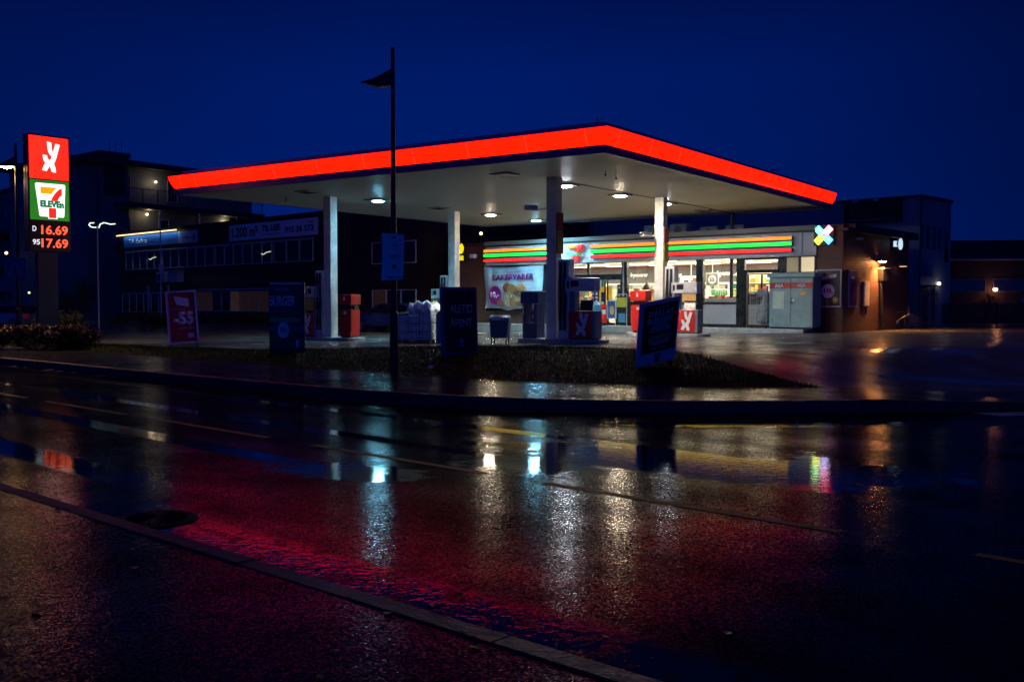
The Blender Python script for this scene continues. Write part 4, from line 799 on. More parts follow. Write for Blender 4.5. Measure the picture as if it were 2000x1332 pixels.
# counter with display and goods
ct = thing('service_counter', 'long grey service counter behind the shop window, goods on top', 'counter', sw(-5.3, .95, .56), R(-40))
MB().box(-1.0, -.3, 0, 1.2, .3, 1.16).build('body', PAN, ct, bevel=.01); MB().box(-1.03, -.33, 1.162, 1.23, .33, 1.20).build('worktop', M('counter_top', (.45, .44, .42), .3), ct)
ct2 = thing('display_counter', 'pale bakery display counter with a warm lit glass front', 'counter', sw(-8.2, 1.0, .56), R(-40))
MB().box(-1.9, -.3, 0, 1.45, .3, .90).build('body', M('pale_counter', (.5, .48, .42), .5), ct2); MB().box(-1.9, -.28, .902, 1.45, .3, 1.38).build('display_case', M('warm_case', (.6, .35, .12), .4, emit=(1, .5, .15), es=.45, var=.3), ct2); MB().box(-1.93, -.31, 1.382, 1.48, .31, 1.43).build('worktop', FS, ct2)
GC = [('red', (.5, .04, .03)), ('orange', (.6, .25, .04)), ('yellow', (.6, .48, .08)), ('white', (.7, .7, .66)), ('blue', (.05, .18, .5)), ('green', (.05, .3, .08)), ('brown', (.25, .13, .06))]
gp = []
def goods(x, y, z, w, d_, h, ci, where, grp):
    if len(gp) < 7 and not any(c == ci for c, _ in gp):
        o = MB().box(-.5, -.5, 0, .5, .5, 1).build('goods_box', M('goods_%s' % GC[ci][0], GC[ci][1], .45, var=.3, scale=4)); gp.append((ci, o))
    else: o = next(q_ for c, q_ in gp if c == ci).copy(); COL.objects.link(o)
    o.location = sw(x, y, z); o.rotation_euler = (0, 0, R(-40)); o.scale = (w, d_, h)
    tag(o, '%s packet %s' % (GC[ci][0], where), 'packet', '%s packets %s' % (GC[ci][0], grp)); return o
for k in range(14): goods(-6.2 + .145 * k, .85 + random.uniform(0, .2), 1.76, .12, .15, random.uniform(.04, .13), random.choice((0, 0, 1, 2, 3, 0, 6)), 'on the grey counter by the shop window', 'on the grey counter')
for k in range(10): goods(-10.0 + .3 * k, 1.0, 1.99, .22, .2, random.uniform(.08, .22), random.choice((1, 2, 3, 6)), 'on the bakery display counter', 'on the display counter')
# shelving seen through the right-hand door
sh = thing('shelving_unit', 'tall pale shelving unit full of goods behind the right-hand door', 'shelving', sw(-4.55, 2.6, .56), R(-40))
MB().box(-.95, .25, 0, .95, .3, 2.3).build('back_panel', INWH, sh)
for z in (.4, .8, 1.15, 1.5, 1.85): MB().box(-.95, -.2, z, .95, .249, z + .03).build('shelf', INWH, sh)
for z in (.83, 1.18, 1.53, 1.88):
    for k in range(10): goods(-5.35 + .18 * k, 2.55, .56 + z, .14, .2, random.uniform(.12, .28), random.choice((2, 3, 2, 0, 3, 1, 5, 4)), 'on the shelving unit behind the right-hand door', 'on the shelving unit by the door')
# aisle gondolas seen through the entrance
for gi, (gx, lab) in enumerate(((-13.6, 'low goods shelf just inside the left of the shop entrance'), (-11.6, 'low goods shelf inside the middle of the shop entrance'))):
    g_ = thing('gondola_shelf', lab, 'shelving', sw(gx, 3.2, .56), R(-40)); MB().box(-.7, -.03, 0, .7, .03, 1.5).build('back_panel', INWH, g_)
    for z in (.1, .5, .9, 1.3):
        MB().box(-.7, -.3, z, .7, -.031, z + .03).build('shelf', INWH, g_)
        for k in range(7): goods(gx - .6 + .2 * k, 3.05, .56 + z + .03, .16, .2, random.uniform(.15, .3), random.randrange(7), 'on the low shelf %s of the entrance' % ('at the left' if gi == 0 else 'in the middle'), 'on the %s entrance shelf' % ('left' if gi == 0 else 'middle'))
# stand, poster board, boxes inside the doors
t = thing('cup_dispenser_stand', 'tall blue stand with rows of red and white cups inside the entrance', 'stand', sw(-12.1, .7, .56), R(-40)); MB().box(-.22, 0, 0, .22, .2, 2.05).build('panel', M('stand_blue', (.04, .10, .4), .4), t)
b = MB()
for z in np.arange(.9, 2.0, .17):
    for x in (-.11, .11): b.lathe([(.001, .06), (.045, .05), (.06, -.04)], (x, -.05, z), 10)
b.build('cup_rows', M('cup_white', (.7, .65, .62), .4, emit=(1, .85, .8), es=.12, var=.2), t); MB().disc(0, .78, .22, .16, -.03, -.001).build('roundel', M('pale_blue', (.25, .5, .6), .4), t)
t = thing('advert_board', 'yellow advertising board with a blue phone picture inside the entrance', 'board', sw(-11.55, .72, .56), R(-40)); MB().box(-.40, 0, .75, .38, .04, 1.75).build('board', M('board_yellow', (.7, .42, .03), .4, emit=(1, .55, .03), es=.35, var=0), t); MB().box(-.22, -.012, .98, .0, -.001, 1.50).build('phone_picture', M('phone_blue', (.03, .05, .3), .3), t); MB().box(-.02, .005, 0, .02, .03, .748).build('leg', BLK, t)
t = thing('green_pillar', 'tall green display pillar standing behind the yellow board', 'pillar', sw(-11.95, 1.1, .56), R(-40)); MB().tube((0, 0, 0), (0, 0, 2.2), .14, .14, 16).build('shaft', M('deep_green', (.01, .18, .05), .4), t); MB().box(-.2, -.2, 2.202, .2, .2, 2.26).build('cap', INWH, t)
cb = M('cardboard', (.38, .22, .11), .7, emit=None)
cbx = MB().box(-.35, -.2, 0, .35, .2, .42)
for k, (x, z, lb_) in enumerate(((-13.2, .56, 'bottom cardboard box of the left stack inside the entrance'), (-13.15, .985, 'second cardboard box up in the left stack'), (-13.2, 1.41, 'top cardboard box with a white label, left stack'), (-12.55, .56, 'lower cardboard box beside the cup stand'), (-12.55, .985, 'upper cardboard box beside the cup stand'))):
    t = thing('cardboard_box', lb_, 'cardboard box', sw(x, .6, z), R(-40), 'cardboard boxes inside the entrance'); cbx.build('carton', cb, t, bevel=.01); MB().box(.08, -.206, .1, .26, -.201, .28).build('label_sheet', INWH, t)
t = thing('menu_screen', 'white menu screen with dark marks hanging in the middle window', 'screen', sw(-7.9, 2.2, 2.25), R(-40)); MB().box(-.55, 0, 0, .45, .04, .52).build('screen', M('screen_white', (.8, .8, .8), .4, emit=(1, .97, .9), es=.75, var=0), t); MB().box(-.35, -.01, .12, -.10, -.001, .34).build('picture', INGR, t); MB().box(.1, -.01, .08, .3, -.001, .44).build('picture', M('brownish', (.3, .15, .1), .5), t); MB().box(-.02, .041, .52, .02, .06, 1.3).build('hanger', FS, t)
t = thing('price_board', 'square hanging board with a round 55 price in the right window', 'board', sw(-6.5, 1.6, 2.30), R(-40)); MB().box(-.30, 0, 0, .32, .04, .58).build('frame', INWH, t); MB().box(-.25, -.006, .05, .27, -.001, .53).build('sheet', M('sheet_grey', (.25, .27, .25), .5), t); MB().disc(.02, .28, .2, .2, -.014, -.007).build('circle', IW, t); text('lettering', '55', -.10, .13, .2, .36, INGR, t, -.015, .003, .02); MB().box(-.01, .041, .3, .01, .06, 1.25).build('hanger', FS, t)
for k, (x, lb_) in enumerate(((-9.45, 'dark dome pendant lamp hanging in the large shop window'), (-7.15, 'dark dome pendant lamp hanging before the menu screen'))):
    t = thing('pendant_lamp', lb_, 'lamp', sw(x, 1.0, 2.15), R(-40), 'dome pendant lamps in the shop window'); MB().lathe([(.24, 0), (.23, .08), (.17, .20), (.06, .28), (.05, .36), (.02, .40)], n=20).build('shade', M('pewter_shade', (.10, .09, .07), .35, .5), t, smooth=True); MB().tube((0, 0, .4), (0, 0, 1.4), .008).build('cord', BLK, t)
t = thing('wall_notice', 'small framed black and white notice inside the entrance door', 'notice', sw(-10.55, .5, 1.85), R(-40)); MB().box(-.2, 0, 0, .2, .03, .56).build('frame', INWH, t); MB().box(-.16, -.006, .04, .16, -.001, .52).build('sheet', INGR, t); text('lettering', 'MENY', -.11, .11, .36, .44, IW, t, -.007, .002); MB().box(-.01, .002, -1.3, .01, .02, -.001).build('stand', BLK, t)
t = thing('magazine_rack', 'dark arched newspaper rack with yellow papers before the shop doors', 'rack', sw(-9.75, -.45, .55), R(-40))
b = MB(); b.path([(-.3, -.2, 0), (-.3, -.2, 1.25), (-.22, -.2, 1.38), (.3, -.2, 1.40)], .02); b.path([(.3, -.2, 0), (.3, -.2, 1.40)], .02); b.build('rack_frame', FS, t); MB().box(-.27, -.15, .05, .28, .15, 1.3).build('case', BLK, t); MB().box(-.25, -.17, .82, .25, -.151, 1.25).build('newspaper', M('paper_yellow', (.45, .45, .05), .5), t); MB().box(-.15, -.17, .15, .2, -.151, .55).build('blue_bag', M('bag_blue', (.05, .25, .4), .5), t)
t = thing('advert_stand', 'blue framed pavement advert with a colourful picture by the doors', 'sign', sw(-10.3, -.55, .55), R(-40)); MB().box(-.28, 0, .3, .25, .03, 1.12).build('frame', M('frame_blue_white', (.3, .5, .6), .4), t); MB().box(-.24, -.006, .34, .21, -.001, 1.08).build('sheet', M('sheet_blue', (.03, .10, .25), .4), t); MB().disc(0, .68, .12, .2, -.012, -.007).build('picture', M('picture_orange', (.5, .3, .12), .5), t); MB().box(-.26, .0, 0, -.2, .03, .298).build('leg', BLK, t); MB().box(.17, .0, 0, .23, .03, .298).build('leg', BLK, t)
t = thing('red_newspaper_box', 'small red newspaper box beside the pavement advert', 'box', sw(-10.75, -.45, .55), R(-40)); MB().box(-.14, -.1, .1, .14, .14, .95).build('body', RED, t, bevel=.02); MB().box(-.08, -.108, .5, .1, -.101, .7).build('label_plate', LOGOW, t); MB().box(-.1, -.05, 0, .1, .1, .099).build('foot', BLK, t)
t = thing('ticket_terminal', 'pale blue-grey cabinet standing left of the red newspaper box', 'cabinet', sw(-11.15, -.4, .55), R(-40)); MB().box(-.2, -.1, 0, .2, .15, 1.05).build('body', M('pale_blue_grey', (.25, .4, .48), .4), t, bevel=.02); MB().box(-.15, -.108, .6, .15, -.101, .9).build('screen', M('screen_blue', (.05, .2, .35), .3), t)

# ------------------------------------------------------------------ things on the forecourt
t = thing('litter_bin', 'dark blue-grey litter bin on four legs lined with a pale bag', 'litter bin', (-.35, 29.6, fz(-.35, 29.6)), R(-12))
b = MB(); b.prism([(-.25, .18), (.25, .18), (.29, .78), (-.29, .78)], -.22, .22); b.build('body', M('bin_blue_grey', (.06, .10, .13), .4), t, bevel=.02)
for x in (-.22, .22):
    for y in (-.18, .18): MB().tube((x, y, .0), (x, y, .179), .02).build('leg', BLK, t)
b = MB(); b.lathe([(.31, .72), (.33, .80), (.28, .86), (.24, .80)], n=16); b.build('bin_liner', M('liner_plastic', (.45, .5, .52), .2, var=.4, scale=20, bump=.8, bscale=25), t)
# pallet with wrapped boxes
pa = thing('pallet', 'wooden pallet carrying wrapped pale containers left of the always open sign', 'pallet', (-2.95, 31.6, fz(-2.95, 31.6)), R(-14))
b = MB(); 
for y in (-.5, 0, .5): b.box(-.58, y - .06, .0, .58, y + .06, .03); 
for x in (-.55, 0, .43):
    for y in (-.5, 0, .44): b.box(x, y - .06, .031, x + .12, y + .1, .10)
for k in range(7): b.box(-.58, -.52 + k * .16, .101, .58, -.40 + k * .16, .122)
b.build('planks', M('pallet_wood', (.22, .15, .09), .7), pa)
CR = M('pale_container', (.42, .50, .58), .35, var=.12); base = Vector((-2.95, 31.6, fz(-2.95, 31.6) + .123)); rz_ = R(-14)
kk = 0
cp = None
for lv in range(4):
    for cx in range(3):
        for cy in range(2):
            if lv == 3 and cx == 0: continue
            off = Matrix.Rotation(rz_, 3, 'Z') @ Vector((-.38 + .385 * cx, -.26 + .53 * cy, .255 * lv))
            if cp is None:
                cp = thing('container', 'x', 'container', (0, 0, 0), rz_); MB().box(-.18, -.25, 0, .18, .25, .24).build('body', CR, cp, bevel=.02)
                b = MB(); 
                for x in (-.09, .09): b.box(x - .02, -.256, .15, x + .02, -.251, .18); b.box(x - .02, -.256, .05, x + .02, -.251, .08)
                b.build('vent_hole', BLK, cp); o = cp
            else: o = copy_tree(cp)
            o.location = base + off
            o['label'] = 'pale container in the %s row, %s column, %s side of the wrapped pallet stack' % (['bottom', 'second', 'third', 'top'][lv], ['left', 'middle', 'right'][cx], ['front', 'rear'][cy]); o['group'] = 'pale containers stacked on the pallet'
v = []; f = []; nx = 14
tt = thing('plastic_wrap', 'crumpled white plastic sheet draped over the stacked containers', 'plastic sheet', tuple(base), rz_)
for j in range(nx + 1):
    for i in range(nx + 1):
        a, c = i / nx, j / nx; x = -.20 + .82 * a; y = -.56 + 1.12 * c; e_ = min(a, 1 - a, c, 1 - c); z = 1.03 + .14 * min(e_ * 5, 1) ** .5 + .045 * math.sin(17 * a + 9 * c) + .03 * random.random() - (.12 if e_ == 0 else 0); v.append((x, y, z))
f = [(j * (nx + 1) + i, j * (nx + 1) + i + 1, (j + 1) * (nx + 1) + i + 1, (j + 1) * (nx + 1) + i) for j in range(nx) for i in range(nx)]
MB().add(v, f).build('sheet', M('white_wrap', (.7, .72, .74), .22, var=.2, scale=12, bump=.5, bscale=15), tt)
v2 = []
for j in range(6):
    for i in range(7): a, c = i / 6, j / 5; v2.append((-.60 + .40 * a, -.5 + 1.0 * c, .785 + .06 * random.random() + .10 * a))
MB().add(v2, [(j * 7 + i, j * 7 + i + 1, (j + 1) * 7 + i + 1, (j + 1) * 7 + i) for j in range(5) for i in range(6)]).build('sheet', MC['white_wrap'], tt)
t = thing('barrier_panel', 'plain blue-grey rounded board leaning behind the always open sign', 'board', (-2.02, 30.9, fz(-2.0, 30.9)), R(-14))
pts = [(-.36, 0), (.40, 0), (.40, 1.02)] + [(-.36 + .18 - .18 * math.sin(R(a)), .84 + .18 * math.cos(R(a))) for a in (0, 20, 40, 60, 80, 90)]; MB().prism(pts, 0, .30).build('panel', M('board_blue_grey', (.14, .20, .28), .4), t, bevel=.01)

# ------------------------------------------------------------------ advertising signs on the grass
SFR = M('sign_frame_blue_white', (.62, .66, .75), .4); SDK = M('sign_sheet_dark', (.012, .013, .02), .3, var=.2); SIN = M('sign_ink_pale', (.60, .64, .74), .5, var=.1)
def gpt(x, y):     # height of the bank
    d2 = (BV[..., 0] - x) ** 2 + (BV[..., 1] - y) ** 2; return float(BV[..., 2].ravel()[d2.argmin()])
# burger board (right)
zz = gpt(2.85, 19.9)
t = thing('burger_sign', 'white-framed leaning board reading DALLAS BURGER over a dark burger picture', 'advertising sign', (2.77, 19.22, .42))
bx_ = Vector((.82, .55, .15)).normalized(); uz_ = Vector((.13, -.30, 1.2)); uz_ = (uz_ - bx_ * uz_.dot(bx_)).normalized(); ry_ = uz_.cross(bx_)
t.rotation_euler = Matrix((bx_, ry_, uz_)).transposed().to_euler(); t.scale = (.96, 1, .84)
b = MB(); b.box(-.52, -.03, 0, .52, .03, 1.52); b.build('frame', SFR, t, bevel=.01); MB().box(-.43, -.036, .30, .46, -.031, 1.44).build('sheet', SDK, t)
INKB = M('sign_ink_blue', (.80, .82, .90), .5, var=.1)
text('lettering', 'DALLAS', -.31, .35, 1.155, 1.30, INKB, t, -.037, .004, .015, shear=.05); text('lettering', 'BURGER', -.33, .34, .985, 1.125, INKB, t, -.037, .004, .015, shear=.05); text('lettering', '7-ELEVEn', -.14, .22, 1.345, 1.375, INKB, t, -.037, .003, .01)
def burger(par, x, z, s, y):
    MB().disc(x, z + .10 * s, .30 * s, .20 * s, y - .006, y, a0=0, a1=180).build('bun_picture', M('art_bun', (.5, .42, .32), .5), par)
    MB().box(x - .31 * s, y - .008, z + .03 * s, x + .31 * s, y - .001, z + .09 * s).build('filling_picture', M('art_patty', (.08, .05, .05), .5), par)
    MB().prism([(x - .28 * s, z + .03 * s), (x + .28 * s, z + .03 * s), (x + .05 * s, z - .02 * s), (x, z - .11 * s), (x - .06 * s, z - .02 * s)], y - .010, y - .003).build('cheese_picture', M('art_cheese', (.5, .55, .2), .5), par)
    MB().prism([(x - .33 * s, z - .02 * s), (x - .22 * s, z + .01 * s), (x + .22 * s, z + .01 * s), (x + .34 * s, z + .0 * s), (x + .28 * s, z - .09 * s), (x - .27 * s, z - .08 * s)], y - .006, y).build('salad_picture', M('art_salad', (.10, .45, .18), .5), par)
    MB().disc(x, z - .09 * s, .28 * s, .12 * s, y - .006, y, a0=180, a1=360).build('bun_picture', M('art_bun', (.5, .42, .32), .5), par)
burger(t, .02, .68, 1.05, -.037); text('lettering', 'POMMES FRITES OG DIPP', -.30, .36, .375, .40, INKB, t, -.037, .003); 
DKP = M('dark_print', (.03, .03, .04), .5)
MB().prism([(-.075, .26), (.095, .26), (.07, .045), (-.05, .045)], -.036, -.031).build('logo_shield', DKP, t); lgf = M('logo_flat', (.4, .42, .5), .5); seven(t, -.04, .06, .10, .17, -.041, lgf, lgf, .003)
b = MB(); b.box(-.45, -.03, -.25, -.40, .02, 0); b.box(.40, -.03, -.25, .45, .02, 0); b.build('ground_spike', BLK, t)
# always open board
zz = gpt(-1.2, 23.3)
t = thing('always_open_sign', 'dark board reading ALLTID ÅPENT in pale letters on the grass', 'advertising sign', (-1.17, 22.6, zz - .02), R(-18), None, R(-3), R(-1))
t.location.z -= .07; t.scale = (1.12, 1, 1.04); ang = R(50); t.rotation_euler = (R(-2), 0, ang)
MB().box(-.52, -.03, .04, .52, .05, 1.53).build('frame', M('sign_frame_dark_blue', (.08, .11, .25), .4), t, bevel=.012); MB().box(-.46, -.036, .12, .46, -.031, 1.46).build('sheet', SDK, t)
text('lettering', 'ALLTID', -.31, .36, .96, 1.15, SIN, t, -.037, .003, .01); text('lettering', 'ÅPENT', -.32, .34, .66, .89, SIN, t, -.037, .003, .01)
MB().prism([(-.08, .42), (.10, .42), (.08, .20), (-.06, .20)], -.040, -.0365).build('logo_shield', DKB, t); seven(t, -.05, .23, .11, .16, -.044, SIN, SIN, .003)
b = MB(); b.box(-.5, -.2, -.15, -.42, .2, .039); b.box(.42, -.2, -.15, .5, .2, .039); b.build('foot', BLK, t)
# dallas burger 59 box
zz = gpt(-5.6, 24.9)
t = thing('burger_banner_sign', 'dark upright board reading DALLAS BURGER with a round 59 price', 'advertising sign', (-5.62, 24.9, zz - .03), R(14))
MB().box(-.44, -.03, .06, .44, .28, 1.80).build('body', SDK, t, bevel=.03); MB().box(-.40, -.045, 1.74, .36, -.031, 1.78).build('top_rail', SFR, t)
text('lettering', 'DALLAS', -.30, .04, 1.58, 1.67, SIN, t, -.035, .003, .01); text('lettering', 'BURGER', -.43, .20, 1.20, 1.46, INKB, t, -.035, .003, .035)
MB().disc(-.12, 1.05, .27, .12, -.040, -.0345, a0=0, a1=180).build('bun_picture', M('art_bun_blue', (.06, .08, .12), .4), t); MB().prism([(-.42, .88), (-.30, .95), (-.20, .90), (.1, .93), (.30, .88), (.25, .80), (-.40, .80)], -.040, -.0345).build('salad_picture', M('art_salad', (.10, .45, .18), .5), t)
MB().box(-.43, -.036, .60, .43, -.031, .72).build('stripe', DKB, t); MB().disc(-.10, .60, .14, .20, -.046, -.037).build('price_circle', INKB, t); text('lettering', '59,', -.17, -.01, .52, .67, SDK, t, -.048, .003, .02)
MB().box(.20, -.038, .17, .28, -.031, .36).build('logo_shield', SIN, t); b = MB(); b.box(-.40, -.05, -.12, .40, .30, .059); b.build('foot', BLK, t)
# -55 sign
zz = gpt(-9.5, 28.4)
t = thing('discount_sign', 'tilted red board in a pale frame reading -55 at the left', 'advertising sign', (-9.42, 28.6, zz + .12), R(24), None, R(-3), R(-3.2)); t.scale = (1, 1, 1.07)
b = MB(); b.box(-.42, -.03, 0, -.36, .03, 1.42); b.box(.36, -.03, 0, .42, .03, 1.42); b.box(-.359, -.03, 0, .359, .03, .05); b.box(-.359, -.03, 1.37, .359, .03, 1.42); b.build('frame', SFR, t); MB().box(-.358, -.01, .051, .358, .02, 1.369).build('sheet', M('sign_sheet_red', (.50, .035, .02), .4, var=.3, scale=3), t)
text('lettering', '-55', -.26, .31, .50, .86, INKB, t, -.011, .004, .05); text('lettering', 'NÅ FRA KUN', -.32, .08, .90, .96, SIN, t, -.011, .003); text('lettering', 'ØRE PR. LITER', -.12, .30, .39, .44, SIN, t, -.011, .003)
b = MB(); b.prism([(-.20, 1.28), (.20, 1.20), (.20, .98), (-.14, 1.06)], -.016, -.011); b.build('card_picture', INKB, t); MB().box(.12, -.016, .16, .28, -.011, .27).build('logo_mark', SIN, t)
b = MB(); b.box(-.38, -.02, -.35, -.33, .02, 0); b.box(.33, -.02, -.35, .38, .02, 0); b.build('ground_spike', BLK, t)

# ------------------------------------------------------------------ lamp posts
POLE = M('black_pole_paint', (.008, .008, .009), .45)
def street_lamp(loc, rz, label, h, lit):
    t = thing('street_lamp', label, 'street lamp', loc, rz, 'slender black street lamps with wedge heads')
    b_ = MB(); b_.tube((0, 0, -.3), (0, 0, 1.2), .085, .085, 14); b_.tube((0, 0, 1.2), (0, 0, 3.4), .062, .058, 14); b_.tube((0, 0, 3.4), (0, 0, h), .050, .038, 12); b_.lathe([(.09, 1.2), (.085, 1.22), (.062, 1.26)], n=14); b_.build('pole', POLE, t)
    z = h - .42
    g_ = MB(); w_ = .13
    # wedge head: two wings meeting at the pole, thin tip at the left
    top = [(-.02, 0, z), (-.36, 0, z - .20), (-.66, 0, z - .27)]
    g_.add([(-.0, -.02, z + .02), (-.0, .02, z + .02), (-.35, .03, z - .17), (-.35, -.03, z - .17), (-.66, 0, z - .255), (-.28, -w_, z - .34), (-.28, w_, z - .34), (-.0, -.05, z - .31), (-.0, .05, z - .31)],
           [(0, 3, 5, 7), (1, 8, 6, 2), (3, 4, 5), (2, 6, 4), (0, 1, 2, 3), (3, 2, 4), (7, 5, 6, 8), (5, 4, 6), (0, 7, 8, 1)])
    hd = g_.build('lamp_head', POLE, t)
    l_ = MB(); l_.add([(-.10, -.07, z - .335), (-.10, .07, z - .335), (-.29, .11, z - .352), (-.56, 0, z - .29), (-.29, -.11, z - .352), (-.3, 0, z - .40 if lit else z - .365)], [(0, 1, 5), (1, 2, 5), (2, 3, 5), (3, 4, 5), (4, 0, 5)])
    l_.build('lens', M('sodium_lens', (1, .8, .5), .4, emit=(1, .50, .14), es=220, var=0) if lit else M('unlit_lens', (.10, .06, .06), .3), hd)
    if lit:
        L = bpy.data.lights.new('street_light', 'SPOT'); L.energy = 650; L.color = (1, .58, .26); L.spot_size = R(155); L.spot_blend = .6; L.shadow_soft_size = .15
        lo = bpy.data.objects.new('street_light', L); COL.objects.link(lo); lo.parent = hd; lo.location = (-.3, 0, z - .50)
    return t
lz = gpt(-2.33, 19.9)
street_lamp((-2.36, 19.9, lz), 0, 'tall unlit black street lamp in the grass before the canopy', 6.62 - lz, False)
sl = street_lamp((-16.0, 32.3, .15), 0, 'lit orange street lamp beside the price sign at the left edge', 6.55, True)
t = thing('pole_banner', 'pale vertical printed placard strapped to the unlit street lamp', 'placard', (-2.36, 19.80, 0), R(4))
v = []; 
for j in range(9):
    for i in range(5): a, c = i / 4, j / 8; v.append((-.215 + .43 * a + .012 * math.sin(3 * c) - .02 * (1 - c), -.03 - .05 * math.sin(math.pi * a) * (1) + .015 * math.sin(5 * c), 2.02 + .94 * c - .015 * a * (2 * c - 1) * 2))
fs = [(j * 5 + i, j * 5 + i + 1, (j + 1) * 5 + i + 1, (j + 1) * 5 + i) for j in range(8) for i in range(4)]
MB().add(v + [(x, y + .006, z) for x, y, z in v], fs + [tuple(k + 45 for k in q_[::-1]) for q_ in fs]).build('sheet', M('placard_pale', (.88, .89, .92), .5, var=.06), t)
PI_ = M('placard_ink', (.10, .10, .14), .5)
text('lettering', 'STEM', -.02, .08, 2.70, 2.74, PI_, t, -.098, .002, .02); text('lettering', 'PÅ', .01, .06, 2.62, 2.65, PI_, t, -.098, .002); text('lettering', 'ELEVE', -.07, .12, 2.47, 2.53, PI_, t, -.098, .002, .02)
MB().disc(.02, 2.87, .05, .03, -.100, -.096).build('printed_mark', PI_, t); MB().disc(.03, 2.30, .045, .045, -.100, -.096).build('printed_mark', PI_, t); MB().box(-.10, -.100, 2.075, .0, -.096, 2.105).build('printed_mark', PI_, t); MB().box(.01, -.100, 2.08, .18, -.096, 2.098).build('printed_mark', M('placard_ink_pale', (.25, .25, .3), .5), t)
# pedestrian crossing sign on the left lamp post
t = thing('crossing_sign', 'square blue crossing sign with a white triangle and walking figure', 'road sign', (-16.02, 32.18, 0), R(8))
MB().box(-.33, -.02, 2.38, .33, .0, 3.02).build('plate', M('sign_blue', (.02, .05, .20), .4), t); MB().prism([(-.26, 2.44), (.26, 2.44), (0, 2.94)], -.027, -.021).build('triangle', M('sign_white_dull', (.14, .17, .26), .5), t)
b = MB(); b.disc(.0, 2.78, .03, .03, -.034, -.028); b.prism([(-.03, 2.74), (.03, 2.74), (.04, 2.60), (.09, 2.46), (.05, 2.46), (.0, 2.57), (-.06, 2.46), (-.10, 2.46), (-.04, 2.60)], -.034, -.028); b.build('walking_figure', BLK, t)
# ------------------------------------------------------------------ price pylon
py = thing('price_sign_pylon', 'tall illuminated price pylon with red and green logo squares', 'price sign', (-15.45, 32.35, 0), R(49.5))
PB_ = M('pylon_dark_blue', (.008, .010, .035), .35)
MB().box(.10, .06, .0, .76, .24, 3.22).build('post', PB_, py); MB().box(-.20, .0, 3.24, 1.18, .30, 7.02).build('housing', PB_, py, bevel=.01)
rp = MB().box(-.14, -.02, 5.60, 1.13, -.001, 6.97).build('logo_panel', M('panel_red_lit', (.5, .02, .01), .4, emit=(2.6, .032, .012), es=1.0, var=0), py)
EWH = M('panel_white_lit', (.9, .9, .9), .4, emit=(.95, 1.0, 1.0), es=1.5, var=0)
b = MB(); yx(b, .26, .85, 5.83, 6.82, -.028, -.0205); b.build('logo', EWH, rp)
gp_ = MB().box(-.14, -.02, 4.27, 1.13, -.001, 5.56).build('logo_panel', M('panel_green_lit', (.02, .2, .02), .4, emit=(.018, .20, .012), es=1.0, var=0), py)
b = MB(); b.prism([(.04, 5.44), (.06, 5.46), (.98, 5.46), (1.01, 5.42), (.96, 4.42), (.93, 4.38), (.18, 4.38), (.15, 4.41), (.02, 5.42)], -.026, -.0205); b.prism([(.43, 4.385), (.73, 4.385), (.73, 4.32), (.43, 4.32)], -.026, -.0205); b.build('logo_shield', EWH, gp_)
seven(gp_, .19, 4.34, .70, 1.00, -.034, M('lit_orange', (.9, .4, 0), .4, emit=(1, .36, .0), es=1.25, var=0), M('lit_red', (.9, .05, 0), .4, emit=(1, .02, .01), es=1.25, var=0), .007)
text('lettering', 'ELEVEn',   .17, .95, 4.68, 4.91, M('lit_green_text', (.0, .2, .08), .4, emit=(0, .17, .06), es=1.0, var=0), gp_, -.035, .004, .075)
dp = MB().box(-.16, -.015, 3.28, 1.14, -.001, 4.21).build('price_panel', BLK, py)
DIG = M('lit_digit', (1, .2, .1), .4, emit=(1, .085, .03), es=1.9, var=0); DW = M('lit_digit_white', (1, 1, 1), .4, emit=(.8, .9, 1), es=1.1, var=0)
for s_, z0, z1 in (('16.69', 3.80, 4.10), ('17.69', 3.37, 3.67)): text('price_digits', s_, .20, 1.07, z0, z1, DIG, dp, -.018, .006, .02)
text('price_digits', 'D', -.08, .04, 3.89, 4.06, DW, dp, -.018, .006, .015); text('price_digits', '95', -.08, .15, 3.46, 3.63, DW, dp, -.018, .006, .015)


# ------------------------------------------------------------------ shrubs
def shrub(name, label, cx, cy, rx, ry, h, nl, mats, seed, base_z=None):
    r_ = np.random.default_rng(seed); t = thing(name, label, 'shrub', (cx, cy, base_z if base_z is not None else fz(cx, cy)))
    v = []; f = []
    bl_ = [(r_.uniform(-.75, .75) * rx, r_.uniform(-.7, .7) * ry, r_.uniform(.25, .72) * h, r_.uniform(.25, .45)) for _ in range(22)]
    for k in range(nl):
        bx, by, bz_, br = bl_[r_.integers(22)]; d = r_.normal(0, 1, 3); d /= np.linalg.norm(d); q_ = br * r_.random() ** .4
        x, y, z = bx + d[0] * q_ * rx * .8, by + d[1] * q_ * ry * .9, max(.03, bz_ + d[2] * q_ * h * .8); s_ = r_.uniform(.03, .06); a = r_.normal(0, 1, 3); a /= np.linalg.norm(a); c = np.cross(a, d); c /= max(np.linalg.norm(c), .01); o = len(v)
        p = np.array([x, y, z]); v += [tuple(p - a * s_), tuple(p + c * s_ * .5), tuple(p + a * s_), tuple(p - c * s_ * .5)]; f.append((o, o + 1, o + 2, o + 3))
    MB().add(v, f).build('foliage', mats, t)
    b_ = MB()
    for k in range(16): a = r_.random() * 6.28; b_.tube((0, 0, -.1), (rx * .7 * math.cos(a), ry * .7 * math.sin(a), h * r_.uniform(.5, .95)), .018, .006, 5)
    b_.build('stem', M('bark', (.06, .04, .03), .8), t)
shrub('shrub', 'wide low reddish shrub at the foot of the price pylon', -14.5, 30.3, 1.95, .9, .85, 15000, M('russet_leaf', (.050, .016, .008), .6, var=.5, scale=3), 3, .16)
